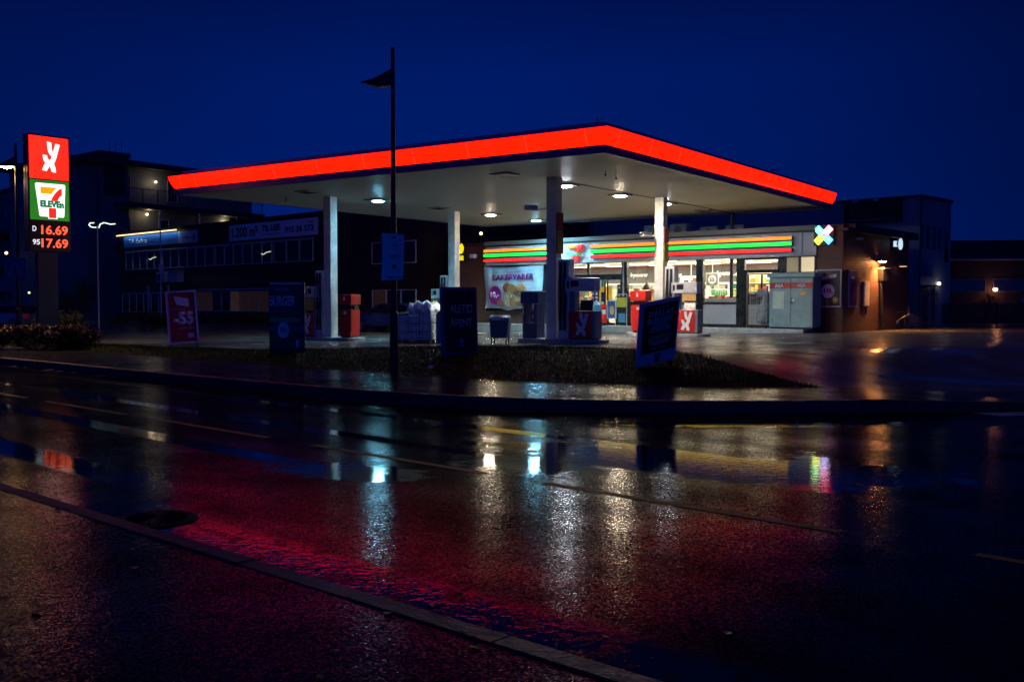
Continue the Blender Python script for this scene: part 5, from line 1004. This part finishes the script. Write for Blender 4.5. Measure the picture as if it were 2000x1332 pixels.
shrub('shrub', 'small dark shrub behind the left lamp post', -17.2, 37.5, 1.2, .9, 1.3, 3500, M('dark_leaf', (.02, .025, .012), .6, var=.5), 4)
shrub('shrub', 'low dark shrub in front of the dark office building', -19.0, 52, 2.6, 1.2, 1.2, 5000, M('dark_leaf', (.02, .025, .012), .6, var=.5), 5)
shrub('shrub', 'tall dark shrub between the pylon and the stair tower', -27.0, 60, 1.8, 1.5, 3.4, 7000, M('dark_leaf', (.02, .025, .012), .6, var=.5), 6)
shrub('shrub', 'low dark hedge under the office windows', -13.5, 58.5, 3.6, 1.0, 1.1, 6000, M('dark_leaf', (.02, .025, .012), .6, var=.5), 8)

# ------------------------------------------------------------------ dark office building (left, behind)
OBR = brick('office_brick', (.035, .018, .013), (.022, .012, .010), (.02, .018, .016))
of = thing('office_building', 'long dark two-storey brick office building with white window bands', 'building', (-4.8, 54.3, 0), R(-44))
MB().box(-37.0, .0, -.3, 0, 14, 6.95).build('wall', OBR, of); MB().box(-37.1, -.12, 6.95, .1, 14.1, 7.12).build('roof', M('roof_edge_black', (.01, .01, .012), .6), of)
WFR = M('window_frame_white', (.48, .50, .54), .45)
wproto = []
def win(par, x0, x1, z0, z1, mat=DGLASS, y=0, frame=WFR, th=.05):
    b_ = MB(); b_.box(x0, y - .06, z0, x0 + th, y - .002, z1); b_.box(x1 - th, y - .06, z0, x1, y - .002, z1); b_.box(x0 + th + .001, y - .06, z0, x1 - th - .001, y - .002, z0 + th); b_.box(x0 + th + .001, y - .06, z1 - th, x1 - th - .001, y - .002, z1)
    w_ = b_.build('window', frame, par); MB().box(x0 + th, y - .03, z0 + th, x1 - th, y - .004, z1 - th).build('pane', mat, w_); return w_
warm = [M('curtain_warm_a', (.2, .1, .05), .6, emit=(1, .45, .16), es=.008, var=0), M('curtain_warm_b', (.2, .1, .05), .6, emit=(1, .5, .25), es=.02, var=0)]
for x0, x1, k in ((-35.9, -29.9, 5), (-29.8, -22.2, 6), (-22.0, -14.9, 6), (-14.7, -10.3, 3)):
    w_ = (x1 - x0) / k
    for i in range(k): win(of, x0 + w_ * i, x0 + w_ * (i + 1) - .004, 4.12, 5.50)
for x0, x1, k in ((-4.5, -.6, 3),):
    w_ = (x1 - x0) / k
    for i in range(k): win(of, x0 + w_ * i, x0 + w_ * (i + 1) - .004, 3.75, 5.0); win(of, x0 + w_ * i, x0 + w_ * (i + 1) - .004, 1.05, 2.3, warm[0] if i == 0 else DGLASS)
for i in range(9): win(of, -36.6 + 1.22 * i, -36.6 + 1.22 * (i + 1) - .004, .8, 2.3)
for i in range(11):
    x0 = -24.9 + 1.2 * i; win(of, x0, x0 + 1.196, .95, 2.36, (warm[0], warm[0], DGLASS, DGLASS, warm[1], warm[0], warm[0], warm[0], warm[0], DGLASS, DGLASS)[i])
MB().box(-25.2, -.5, 2.42, -11.3, -.061, 2.50).build('sunshade', M('canopy_pale', (.35, .4, .46), .4), of); MB().box(-35.8, -.14, 5.505, -10.2, -.003, 5.56).build('lintel', WFR, of)
def banner_sign(name, label, x0, x1, z0, z1, mat):
    t_ = thing(name, label, 'sign', (-4.8, 54.3, 0), R(-44)); MB().box(x0, -.14, z0, x1, -.065, z1).build('board', mat, t_, bevel=.01); return t_
INK = M('sign_ink_black', (.008, .008, .012), .5)
s = banner_sign('letting_sign', 'long pale sign reading 1.200 m² TIL LEIE 915 36 573', -20.0, -9.7, 5.72, 6.78, M('sign_pale', (.85, .87, .90), .5, var=.05))
text('lettering', '1.200 m²', -19.65, -16.4, 5.93, 6.60, INK, s, -.142, .01, .03); text('lettering', 'TIL LEIE', -15.9, -13.75, 6.18, 6.58, INK, s, -.142, .01, .04); text('lettering', 'fra 1. januar 2021', -16.0, -13.7, 5.92, 6.05, INK, s, -.142, .01); text('lettering', '915 36 573', -13.2, -10.1, 5.97, 6.36, INK, s, -.142, .01, .03); text('lettering', 'MEGLER', -10.7, -10.1, 6.50, 6.60, INK, s, -.142, .01)
s = banner_sign('sale_sign', 'lit blue sign reading Til Salgs at the office roof edge', -36.0, -27.15, 5.88, 6.72, M('sign_blue_board', (.02, .13, .42), .4, var=.05))
text('lettering', 'Til Salgs', -35.2, -32.1, 5.98, 6.50, M('sign_ink_light', (.5, .6, .65), .5), s, -.142, .01, .02); text('lettering', 'eller deler av bygget', -31.7, -27.6, 6.05, 6.38, M('sign_ink_mid', (.05, .10, .25), .5), s, -.142, .01)
s2 = banner_sign('agency_sign', 'plain pale blue sign with small dark print next to the blue sale sign', -27.1, -24.3, 5.86, 6.72, M('sign_pale_blue', (.30, .42, .60), .5, var=.1)); text('lettering', 'sparebank', -26.5, -25.2, 6.2, 6.32, INK, s2, -.142, .01); MB().disc(-24.85, 6.27, .16, .2, -.15, -.141).build('mark', INK, s2)
MB().tube((-36.9, -.30, 6.86), (-27.1, -.30, 6.86), .045, .045, 8).build('light_tube', M('strip_warm', (1, .8, .4), .4, emit=(1, .72, .32), es=2.0, var=0), s)
for x in (-34.8, -32.4, -30, -28.2):
    L = bpy.data.lights.new('sign_light', 'AREA'); L.shape = 'RECTANGLE'; L.size = 2.4; L.size_y = .08; L.energy = 7; L.color = (.45, .75, 1)
    lo = bpy.data.objects.new('sign_light', L); COL.objects.link(lo); lo.parent = s; lo.location = (x, -.32, 6.80); lo.rotation_euler = (R(20), 0, 0)
for k, (x0, x1, lb_) in enumerate(((-29.9, -28.6, 'pale air conditioning unit with a round fan on the office wall'), (-28.1, -26.6, 'pale hooded vent box beside the air conditioning unit'))):
    t = thing('wall_unit', lb_, 'air conditioner', (-4.8, 54.3, 0), R(-44)); MB().box(x0, -.5, 3.05, x1, -.001, 3.80).build('casing', M('ac_pale', (.4, .45, .5), .4), t, bevel=.03)
    if k == 0: MB().disc((x0 + x1) / 2 - .1, 3.42, .28, .28, -.52, -.501).build('fan', BLK, t)
    else: MB().box(x0 - .2, -.8, 3.802, x1 + .1, -.001, 3.86).build('hood', WFR, t)
t = thing('mast_pole', 'thin pale pole standing before the office windows', 'pole', (-25.0, 71.0, 0)); MB().tube((0, 0, -.3), (0, 0, 7.2), .06, .04, 8).build('pole', WFR, t); MB().box(-.1, -.1, 3.8, .25, .1, 4.3).build('box', WFR, t)
for k, (x, y, h_) in enumerate(((-21.9, 60, 2.6), (-20.2, 58.6, 2.6))): t = thing('post', ['blue post left in front of the office windows', 'blue post right in front of the office windows'][k], 'post', (x, y, .0)); MB().tube((0, 0, -.2), (0, 0, h_), .09, .09, 8).build('shaft', M('post_blue', (.10, .14, .40), .4), t); MB().lathe([(.12, h_), (.10, h_ + .04), (.0, h_ + .05)], n=8).build('cap', BLK, t)
# ------------------------------------------------------------------ housing complex
RW = M('render_grey', (.16, .17, .19), .6, var=.1); RD_ = M('render_dark', (.05, .05, .055), .6)
tw = thing('stair_tower', 'tall pale stair tower with a dark sign band and spiral stair slot', 'tower', (-35.8, 87.0, -.32), R(49)); tw.scale = (1.2, 1.2, 1.2)
MB().box(0, 0, -.3, 2.2, 3.2, 12.2).build('wall', RW, tw, bevel=.03); MB().box(-.12, -.12, 12.202, 2.32, 3.32, 12.55).build('roof', RD_, tw)
b = MB(); b.box(-.02, .4, .5, -.001, 2.5, 7.8); b.box(-.02, .3, 8.0, -.001, 3.0, 12.0); b.build('stair_opening', BLK, tw)
st = M('stair_steel', (.12, .12, .12), .5)
for k in range(14): MB().box(-.12, .8, 1.0 + k * .5, -.021, 1.8, 1.05 + k * .5).build('tread', st, tw)
MB().box(.25, -.04, 9.4, 1.95, -.001, 11.7).build('sign_board', RD_, tw); text('lettering', 'EIENDOM', .4, 1.8, 10.9, 11.3, M('sign_ink_faint', (.03, .05, .04), .5), tw, -.042, .01); text('lettering', 'STRAND', .4, 1.8, 9.7, 10.1, M('sign_ink_faint2', (.05, .03, .03), .5), tw, -.042, .01)
fb_ = thing('apartment_block', 'apartment block with gallery balconies and small round wall lamps', 'building', (-33.6, 86.5, -.40), R(55.1)); fb_.scale = (1.25, 1.25, 1.25)
MB().box(-1.5, 2.0, -.3, 13, 12, 11.2).build('wall', RW, fb_); MB().box(-2.4, 1.0, 11.202, 8.0, 12.2, 11.62).build('roof', RD_, fb_); MB().box(.3, .0, 8.2, 12.6, 1.99, 8.55).build('balcony_slab', RD_, fb_); MB().box(.3, .0, 5.3, 12.6, 1.99, 5.55).build('balcony_slab', RD_, fb_)
for z in (8.55, 5.55):
    b = MB(); b.box(.3, .02, z + .98, 12.6, .06, z + 1.03)
    for x in np.arange(.35, 12.6, 1.2): b.box(x, .02, z + .001, x + .05, .06, z + .979)
    for x in np.arange(.45, 12.6, .15): b.box(x, .03, z + .05, x + .015, .045, z + .979)
    b.build('railing', st, fb_)
for x in (3.0, 6.4, 9.9): MB().tube((x, .1, 5.551), (x, .1, 8.199), .05).build('balcony_post', WFR, fb_)
for x, z in ((1.0, 9.0), (5.0, 9.0), (8.6, 9.0), (1.0, 6.0), (4.2, 6.0), (8.4, 6.0)): win(fb_, x, x + .9, z, z + 1.7, DGLASS, 2.0)
GLB = M('warm_globe', (1, .85, .55), .4, emit=(1, .80, .45), es=4, var=0)
def globe(loc, label, mat=GLB, energy=0, col=(1, .75, .4), r=.12):
    o_ = tag(MB().lathe([(.001, -r), (r * .7, -r * .7), (r, 0), (r * .7, r * .7), (.001, r)], n=12).build('globe_lamp', mat, smooth=True), label, 'wall lamp', 'small round wall lamps'); o_.location = loc
    MB().tube((0, 0, r * .9), (0, 0, r * 1.5), r * .4, r * .3, 8).build('lamp_cap', BLK, o_)
    if energy:
        L_ = bpy.data.lights.new('globe_light', 'POINT'); L_.energy = energy; L_.color = col; L_.shadow_soft_size = r; l2 = bpy.data.objects.new('globe_light', L_); COL.objects.link(l2); l2.parent = o_; l2.location = (0, -.3, 0)
    return o_
globe((-33.25, 91.1, 9.57), 'round warm wall lamp on the left of the lower gallery'); globe((-28.4, 98.0, 9.54), 'round warm wall lamp on the right of the lower gallery'); globe((-32.7, 91.9, 12.6), 'round warm wall lamp on the upper gallery above')
for loc in ((-26.3, 72.4, 7.9), (-22.4, 77.9, 7.85), (-25.9, 73.0, 10.3)):
    L = bpy.data.lights.new('gallery_light', 'POINT'); L.energy = 16; L.color = (1, .75, .4); L.shadow_soft_size = .1; lo = bpy.data.objects.new('gallery_light', L); COL.objects.link(lo); lo.parent = fb_; lo.matrix_parent_inverse = fb_.matrix_world.inverted(); lo.location = (0, 0, 0)
    a_ = R(-55.1); dx, dy = loc[0] + 26.9, loc[1] - 69.2; lo.matrix_parent_inverse = Matrix.Identity(4); lo.location = (dx * math.cos(a_) - dy * math.sin(a_), dx * math.sin(a_) + dy * math.cos(a_), loc[2])
b = MB()
for k in range(3): b.tube((1.6 + k * .5, 4, 11.62), (1.6 + k * .5, 4, 13.3), .025, .02, 6)
b.build('roof_antenna', st, fb_)
lb2 = thing('housing_block', 'long balconied housing block behind the price pylon at the left', 'building', (-39.4, 91.2, -.32), R(-47)); lb2.scale = (1.2, 1.2, 1.2)
MB().box(-42, 0, -.3, 2.5, 11, 11.3).build('wall', RW, lb2); MB().box(-42.2, -.2, 11.302, 2.7, 11.2, 11.62).build('roof', RD_, lb2)
for zf in (1.6, 4.6, 7.6):
    if zf > 2: MB().box(-41.5, -1.6, zf - .25, 1.5, -.001, zf).build('balcony_slab', RD_, lb2); MB().box(-41.5, -1.6, zf + .001, 1.5, -1.53, zf + .95).build('balcony_front', M('balcony_blue_panel', (.07, .09, .13), .4), lb2)
    for k in range(12):
        x0 = -40 + 3.4 * k; lit = (zf > 7 and k == 11); win(lb2, x0, x0 + 1.7, zf + .05, zf + 2.1, M('lit_window', (.3, .2, .1), .5, emit=(1, .6, .25), es=.12, var=.2) if lit else DGLASS)
for k in range(9): MB().box(-38 + 4.5 * k, -1.58, -.3, -37.75 + 4.5 * k, -1.4, 11).build('balcony_post', RW, lb2)
MB().box(-41.5, -1.75, 2.45, 1.5, -1.601, 3.65).build('shop_band', M('pale_band', (.16, .2, .26), .5), lb2)
s = thing('led_sign', 'small green and red led letters on the band of the housing block', 'sign', (-39.4, 91.2, -.32), R(-47)); s.scale = (1.2, 1.2, 1.2); MB().box(-8.8, -1.85, 2.6, -3.4, -1.76, 3.5).build('board', BLK, s)
text('lettering', '7-1', -8.6, -7.4, 2.75, 3.35, M('led_green', (0, .5, .1), .4, emit=(.03, .8, .10), es=.6, var=0), s, -1.87, .02, .01)
b = MB()
for k in range(9): b.disc(-6.0 + .28 * k, 2.72, .07, .07, -1.90, -1.86, n=8)
b.build('led_dot', M('led_red', (.5, .0, 0), .4, emit=(.5, .01, .01), es=.8, var=0), s)
globe((-45.9, 90.6, 6.04), 'round warm lamp under a balcony of the left housing block', GLB, 0, r=.14); globe((-43.7, 90.2, 2.44), 'pale green lamp at the entrance of the left housing block', M('green_globe', (.8, 1, .6), .4, emit=(.7, 1, .35), es=1.6, var=0), 0, r=.11)
# white twin-arm lamp
t = thing('street_lamp', 'thin pole lamp with two curled cold white light arms before the stair tower', 'street lamp', (-20.75, 50, 0)); MB().tube((0, 0, -.3), (0, 0, 5.4), .05, .035, 8).build('pole', WFR, t)
CWL = M('cold_arm_light', (.9, 1, .95), .4, emit=(.75, 1, .85), es=1.6, var=0)
MB().path([(-.06, 0, 5.32), (-.30, 0, 5.34), (-.42, 0, 5.44), (-.36, 0, 5.54), (-.16, 0, 5.55)], .026, 6).build('light_arm', CWL, t); MB().path([(.08, 0, 5.30), (.14, 0, 5.48), (.34, 0, 5.56), (.66, 0, 5.48), (.9, 0, 5.50)], .028, 6).build('light_arm', CWL, t)
# glowing shapes imitating the twin-arm lamp's reflection in the office windows
for k, (px_, z_, lb_) in enumerate(((-31.4, 4.93, 'white glowing shape imitating a street lamp reflection in the left office windows'), (-15.6, 4.80, 'white glowing shape imitating a street lamp reflection in the right office windows'))):
    t = thing('lamp_reflection', lb_, 'lamp', (-4.8, 54.3, 0), R(-44)); MB().path([(px_ - .5, -.07, z_ - .05), (px_ - .25, -.07, z_ - .1), (px_ + .05, -.07, z_ + .02), (px_ + .6, -.07, z_ + .07)], .03, 5).build('tube', M('reflection_glow', (.8, 1, .8), .4, emit=(.7, .9, .55), es=.8, var=0), t); MB().box(px_ - .04, -.066, z_ + .03, px_ - .01, -.061, z_ + .3).build('cord', BLK, t)  # added emissive curl and dark strip on the pane

# ------------------------------------------------------------------ driving school building (right, behind)
eg = thing('driving_school_building', 'pale flat-roofed two-storey building behind the shop with a roof sign', 'building', (20.4, 50, 0), R(-45))
EW_ = M('render_pale_blue', (.30, .32, .36), .6, var=.12, scale=.8)
MB().box(-34, 0, -.3, 0, 3.95, 6.8).build('wall', EW_, eg); MB().box(-34.1, -.08, 6.802, .08, 4.05, 6.95).build('roof', RD_, eg)
MB().tube((-.1, .25, 7.0), (-.1, 3.9, 7.0), .02).build('roof_rail', st, eg)
for y0, y1, z0, z1 in ((.10, .42, 4.3, 5.5), (.85, 1.20, 4.3, 5.45), (1.62, 2.0, 4.3, 5.42), (2.3, 2.62, 4.3, 5.38), (3.15, 3.62, 3.7, 5.28)):
    w_ = MB().box(-.002, y0, z0, .012, y1, z1).build('window', FRM, eg); MB().box(.013, y0 + .05, z0 + .05, .018, y1 - .05, z1 - .05).build('pane', DGLASS, w_)
dr = MB().box(-.002, 1.5, .2, .02, 2.0, 2.4).build('door', M('dark_door', (.02, .02, .03), .4), eg); MB().box(.0, .3, 2.9, .3, .9, 3.5).build('extract_duct', EW_, eg); MB().box(.0, .2, 2.38, .5, 1.2, 2.45).build('door_hood', RD_, eg); MB().box(.0, .35, .2, .02, 1.1, 2.37).build('door', MC['dark_door'], eg)
MB().tube((.05, -.02, .3), (.05, -.02, 6.8), .04).build('downpipe', RD_, eg)
for k, x in enumerate(np.arange(-33, -9, 4.1)): win(eg, x, x + 2.0, 4.3, 5.4, DGLASS)
s = thing('school_sign', 'large dark roof sign reading EGGEN TRAFIKKSKOLE', 'sign', (20.4, 50, 0), R(-45)); MB().box(-3.95, -.16, 5.68, -.85, -.081, 6.93).build('board', M('board_black_green', (.012, .018, .014), .5), s); text('lettering', 'EGGEN', -3.6, -1.2, 6.15, 6.72, M('sign_ink_green', (.05, .11, .05), .5), s, -.162, .01, .02); text('lettering', 'TRAFIKKSKOLE', -3.62, -1.2, 5.78, 5.93, M('sign_ink_blue_grey', (.25, .3, .38), .5), s, -.162, .01)
for k, x in enumerate((-3.2, -2.1)): t = thing('sign_floodlight', ['left small white floodlight on top of the roof sign', 'right small white floodlight on top of the roof sign'][k], 'floodlight', (20.4, 50, 0), R(-45)); MB().box(x - .12, -.5, 6.75, x + .12, -.35, 6.92).build('housing', WHITE, t); MB().tube((x, -.35, 6.85), (x, -.1, 6.98), .02).build('arm', BLK, t)
el = globe((20.4, 50, 2.55), 'small oval white lamp by the door of the pale building', M('white_globe', (1, .95, .8), .4, emit=(1, .9, .75), es=2.2, var=0), r=.10); el.location = (20.4 + .08 * .707 + 2.26 * .707, 50 - .08 * .707 + 2.26 * .707, 2.55) if False else (20.4 + .707 * (.1 + 2.26), 50 + .707 * (2.26 - .1), 2.55)
L = bpy.data.lights.new('door_light', 'POINT'); L.energy = 1; L.color = (1, .9, .75); L.shadow_soft_size = .1; lo = bpy.data.objects.new('door_light', L); COL.objects.link(lo); lo.parent = el; lo.location = (.3, -.2, 0)
# roof equipment between shop and rear building
for k, (x, lb_) in enumerate(((-8.9, 'pale fan unit on the shop roof, left of the pair'), (-7.5, 'pale fan unit on the shop roof, beside the column'), (-5.9, 'long pale rooftop unit above the middle stripes'), (-4.6, 'long pale rooftop unit above the right stripes'))):
    t = thing('rooftop_unit', lb_, 'rooftop unit', sw(x - 1.5, 3.2, 4.6), R(-40), 'units on the shop roof'); MB().box(-.45, -.3, 0, .45, .3, .62 if k < 2 else .42).build('casing', M('unit_pale', (.22, .25, .3), .5), t, bevel=.02); MB().disc(0, .32 if k < 2 else .2, .2 if k < 2 else .12, None, -.31, -.301).build('fan', BLK, t)
t = thing('roof_aerial', 'small tv aerial above the right end of the canopy', 'aerial', cw(-1.2, 15.0, 6.12), 0); b = MB(); b.tube((0, 0, 0), (0, 0, .55), .012); b.tube((-.25, 0, .45), (.25, 0, .5), .008); [b.tube((x, -.12, .47), (x, .12, .47), .005) for x in (-.2, -.1, 0, .1, .2)]; b.build('aerial', BLK, t)
t = thing('roof_aerial', 'thin rod aerials on the near corner of the canopy roof', 'aerial', cw(-.6, .6, 6.12), 0); b = MB(); b.tube((0, 0, 0), (.02, 0, .28), .01); b.tube((.0, 0, .1), (.18, 0, .25), .008); b.build('aerial', BLK, t)
# ------------------------------------------------------------------ far right
fr = thing('dark_warehouse', 'low dark building at the far right with a pale eaves line', 'building', (26.0, 60.5, 0), R(-8))
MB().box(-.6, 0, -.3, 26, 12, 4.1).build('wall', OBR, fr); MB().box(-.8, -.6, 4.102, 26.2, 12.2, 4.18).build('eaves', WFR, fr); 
b = MB(); b.add([(-.8, -.58, 4.19), (26.2, -.58, 4.19), (26.2, 5, 5.6), (-.8, 5, 5.6), (26.2, 12, 4.19), (-.8, 12, 4.19)], [(0, 1, 2, 3), (3, 2, 4, 5), (0, 3, 5), (1, 4, 2)]); b.build('roof', M('roof_dark', (.015, .015, .018), .7), fr)
for x in (.2, 3.0, 6.2): win(fr, x, x + 2.4, 2.2, 3.0, DGLASS, 0, M('dull_frame', (.08, .09, .11), .5))
a_ = R(-8)
wl = thing('wall_lamp', 'small orange wall lamp glowing on the dark building behind a bare tree', 'wall lamp', (29.05, 59.92, 2.35), R(-8)); MB().lathe([(.001, -.12), (.12, -.08), (.14, .05), (.001, .12)], n=12).build('globe', M('orange_globe', (1, .5, .3), .4, emit=(1, .42, .22), es=8, var=0), wl, smooth=True); MB().box(-.05, .05, -.05, .05, .2, .05).build('bracket', BLK, wl)
L = bpy.data.lights.new('orange_light', 'POINT'); L.energy = 16; L.color = (1, .35, .14); L.shadow_soft_size = .1; lo = bpy.data.objects.new('orange_light', L); COL.objects.link(lo); lo.parent = wl; lo.location = (0, -.35, -.02)
t = thing('bare_tree', 'small bare branching tree in front of the orange wall lamp', 'tree', (27.3, 57.5, .1))
b = MB(); rr_ = random.Random(4)
def branch(p, d, L_, r, k):
    q_ = p + d * L_; b.tube(p, q_, r, r * .65, 5)
    if k:
        for _ in range(3): dd = (d + Vector((rr_.uniform(-.6, .6), rr_.uniform(-.6, .6), rr_.uniform(-.1, .5)))).normalized(); branch(q_, dd, L_ * rr_.uniform(.6, .85), r * .6, k - 1)
branch(Vector((0, 0, -.1)), Vector((0, 0, 1)), .7, .07, 4); b.build('branches', M('bark', (.06, .04, .03), .8), t)
def fence(name, label, p, ang, L_, h, slat=.12, mat=None, gate=False):
    t = thing(name, label, 'fence', p, ang); m_ = mat or M('dark_fence', (.02, .02, .022), .6); b_ = MB()
    for x in np.arange(0, L_, slat): b_.box(x, 0, .1, x + (slat * .62 if not gate else .012), .025, h)
    b_.box(0, .03, h - .2, L_, .06, h - .12); b_.box(0, .03, .25, L_, .06, .33); b_.build('slat_panel', m_, t)
    for x in np.arange(0, L_ + .1, 2.4): MB().box(x - .04, .061, -.2, x + .04, .14, h + .05).build('post', m_, t)
    return t
fence('slat_fence', 'dark vertical slat fence running along the far right', (20.5, 52.2, fz(20.5, 52)), R(-4), 26, 1.15)
fence('wire_gate', 'mesh gate panels between the shop side and the pale building', (16.6, 44.6, fz(16.6, 44.6)), R(6), 2.6, 1.7, .06, M('gate_steel', (.14, .15, .17), .4, .6), True)
t = thing('diamond_sign', 'small blue diamond road sign at the right picture edge', 'road sign', (28.6, 55.5, .1), 0); MB().tube((0, .05, 0), (0, .05, 1.9), .03).build('post', st, t); MB().prism([(0, 1.4 - .1), (.28, 1.72 - .1), (0, 2.04 - .1), (-.28, 1.72 - .1)], -.02, 0).build('plate', M('diamond_plate', (.12, .2, .4), .4), t)
# bicycle by the gate
bk = thing('bicycle', 'dark bicycle parked against the mesh gate', 'bicycle', (16.7, 42.9, fz(16.7, 42.9)), R(-10)); AL = M('alloy', (.3, .3, .3), .3, .8)
for x in (-.52, .52):
    w_ = MB().torus((x, 0, .34), .32, .018).build('wheel', BLK, bk, smooth=True); sp_ = MB()
    for k in range(12): a = k * math.pi / 6; sp_.tube((x, 0, .34), (x + .31 * math.cos(a), 0, .34 + .31 * math.sin(a)), .0025, .0025, 4)
    sp_.build('spokes', AL, w_)
b = MB(); b.path([(-.52, 0, .34), (-.12, 0, .32), (.40, 0, .72), (.52, 0, .34)], .016); b.path([(-.12, 0, .32), (-.24, 0, .80)], .016); b.path([(-.52, 0, .34), (-.22, 0, .74), (.38, 0, .78), (.36, 0, .95)], .014); b.build('frame', M('bike_paint', (.05, .05, .06), .3), bk)
MB().box(-.36, -.06, .80, -.12, .06, .85).build('saddle', BLK, bk, bevel=.02); MB().path([(.30, -.25, .98), (.38, 0, .96), (.30, .25, .98)], .013).build('handlebar', AL, bk); MB().tube((-.12, -.03, .32), (-.12, .03, .32), .08, .08, 14).build('crank', AL, bk)

# ------------------------------------------------------------------ parked cars
def car(loc, rz, label, paint, lights):
    t = thing('parked_car', label, 'car', loc, rz, 'cars parked behind the forecourt')
    prof_ = [(-2.15, .32), (-2.2, .62), (-2.1, .88), (-1.9, .95), (-1.55, 1.38), (-1.2, 1.46), (.2, 1.46), (.55, 1.38), (1.15, .98), (1.95, .84), (2.18, .62), (2.15, .32)]
    v = []; nseg = len(prof_); W_ = (-.86, -.80, 0, .80, .86)
    for wi, w_ in enumerate(W_):
        for (x, z) in prof_:
            tp = max(0, (z - .9)) * .38; ww = w_ * (1 - tp / .86 * (1 if abs(w_) > .1 else 0)); v.append((x * (1 if 0 < wi < 4 else .985), ww, z if 0 < wi < 4 else z - (.04 if z > .5 else 0)))
    f = [(k * nseg + i, (k + 1) * nseg + i, (k + 1) * nseg + i + 1, k * nseg + i + 1) for k in range(4) for i in range(nseg - 1)] + [tuple(range(nseg)), tuple(range(5 * nseg - 1, 4 * nseg - 1, -1))] + [(k * nseg + nseg - 1, (k + 1) * nseg + nseg - 1, (k + 1) * nseg, k * nseg) for k in range(4)]
    MB().add(v, f).build('body', paint, t, bevel=.02)
    for s_ in (-1, 1):
        g_ = MB(); ys_ = lambda z: s_ * (.845 * (1 - max(0, z - .9) * .38 / .86) + .006)
        P_ = [(-1.62, .98), (-1.35, 1.36), (.25, 1.38), (.95, .98)]; g_.add([(x, ys_(z), z) for x, z in P_] + [(x, ys_(z) - s_ * .02, z) for x, z in P_], [(0, 1, 2, 3), (7, 6, 5, 4), (0, 4, 5, 1), (1, 5, 6, 2), (2, 6, 7, 3), (3, 7, 4, 0)]); g_.build('side_window', DGLASS, t)
        MB().box(.55, s_ * .88, .92, .75, s_ * 1.0, 1.04).build('mirror', BLK, t)
        for x in (-1.35, 1.35):
            w_ = MB(); w_.tube((x, s_ * .66, .32), (x, s_ * .88, .32), .32, .32, 22); o_ = w_.build('wheel', M('tyre_rubber', (.02, .02, .02), .7), t); MB().tube((x, s_ * .881, .32), (x, s_ * .89, .32), .2, .2, 12).build('rim', AL, o_)
        MB().box(2.02, s_ * .45, .62, 2.17, s_ * .78, .76).build('headlight', M('headlight_glass', (.5, .55, .6), .15), t)
        MB().box(-2.21, s_ * .55, .68, -2.06, s_ * .82, .92).build('tail_light', M('tail_red', (.4, .01, .01), .3, emit=(1, .02, .02), es=.05, var=0), t)
    g_ = MB(); g_.add([(-1.93, -.62, .97), (-1.93, .62, .97), (-1.58, .52, 1.36), (-1.58, -.52, 1.36)], [(0, 1, 2, 3)]); g_.build('rear_window', DGLASS, t)
    g_ = MB(); g_.add([(1.16, -.66, 1.0), (1.16, .66, 1.0), (.58, .56, 1.385), (.58, -.56, 1.385)], [(0, 1, 2, 3)]); g_.build('windscreen', DGLASS, t)
    MB().box(-2.225, -.26, .50, -2.20, .26, .62).build('number_plate', M('plate_white', (.5, .5, .5), .5), t)
    return t
BLUEP = M('car_blue_paint', (.02, .03, .12), .2, var=.05, coat=1); SILV = M('car_silver_paint', (.25, .28, .34), .22, .5, var=.05, coat=1)
car((-6.0, 50.0, .08), R(148), 'dark blue parked car half hidden behind the lamp post', BLUEP, 0)
car((-29.2, 57.5, .02), R(160), 'silver parked car at the left picture edge', SILV, 0)
# litter
t = tag(MB().add([(-.06, -.03, 0), (.05, -.05, .01), (.07, .03, .05), (-.02, .05, .06), (-.05, .02, .02), (0, 0, .08)], [(0, 1, 5), (1, 2, 5), (2, 3, 5), (3, 4, 5), (4, 0, 5)]).build('paper_litter', WHITE), 'crumpled scrap of white paper in the grass beside the lamp post', 'litter'); t.location = (-1.65, 20.0, gpt(-1.65, 20.0) + .04)
print('objects', len(bpy.data.objects))
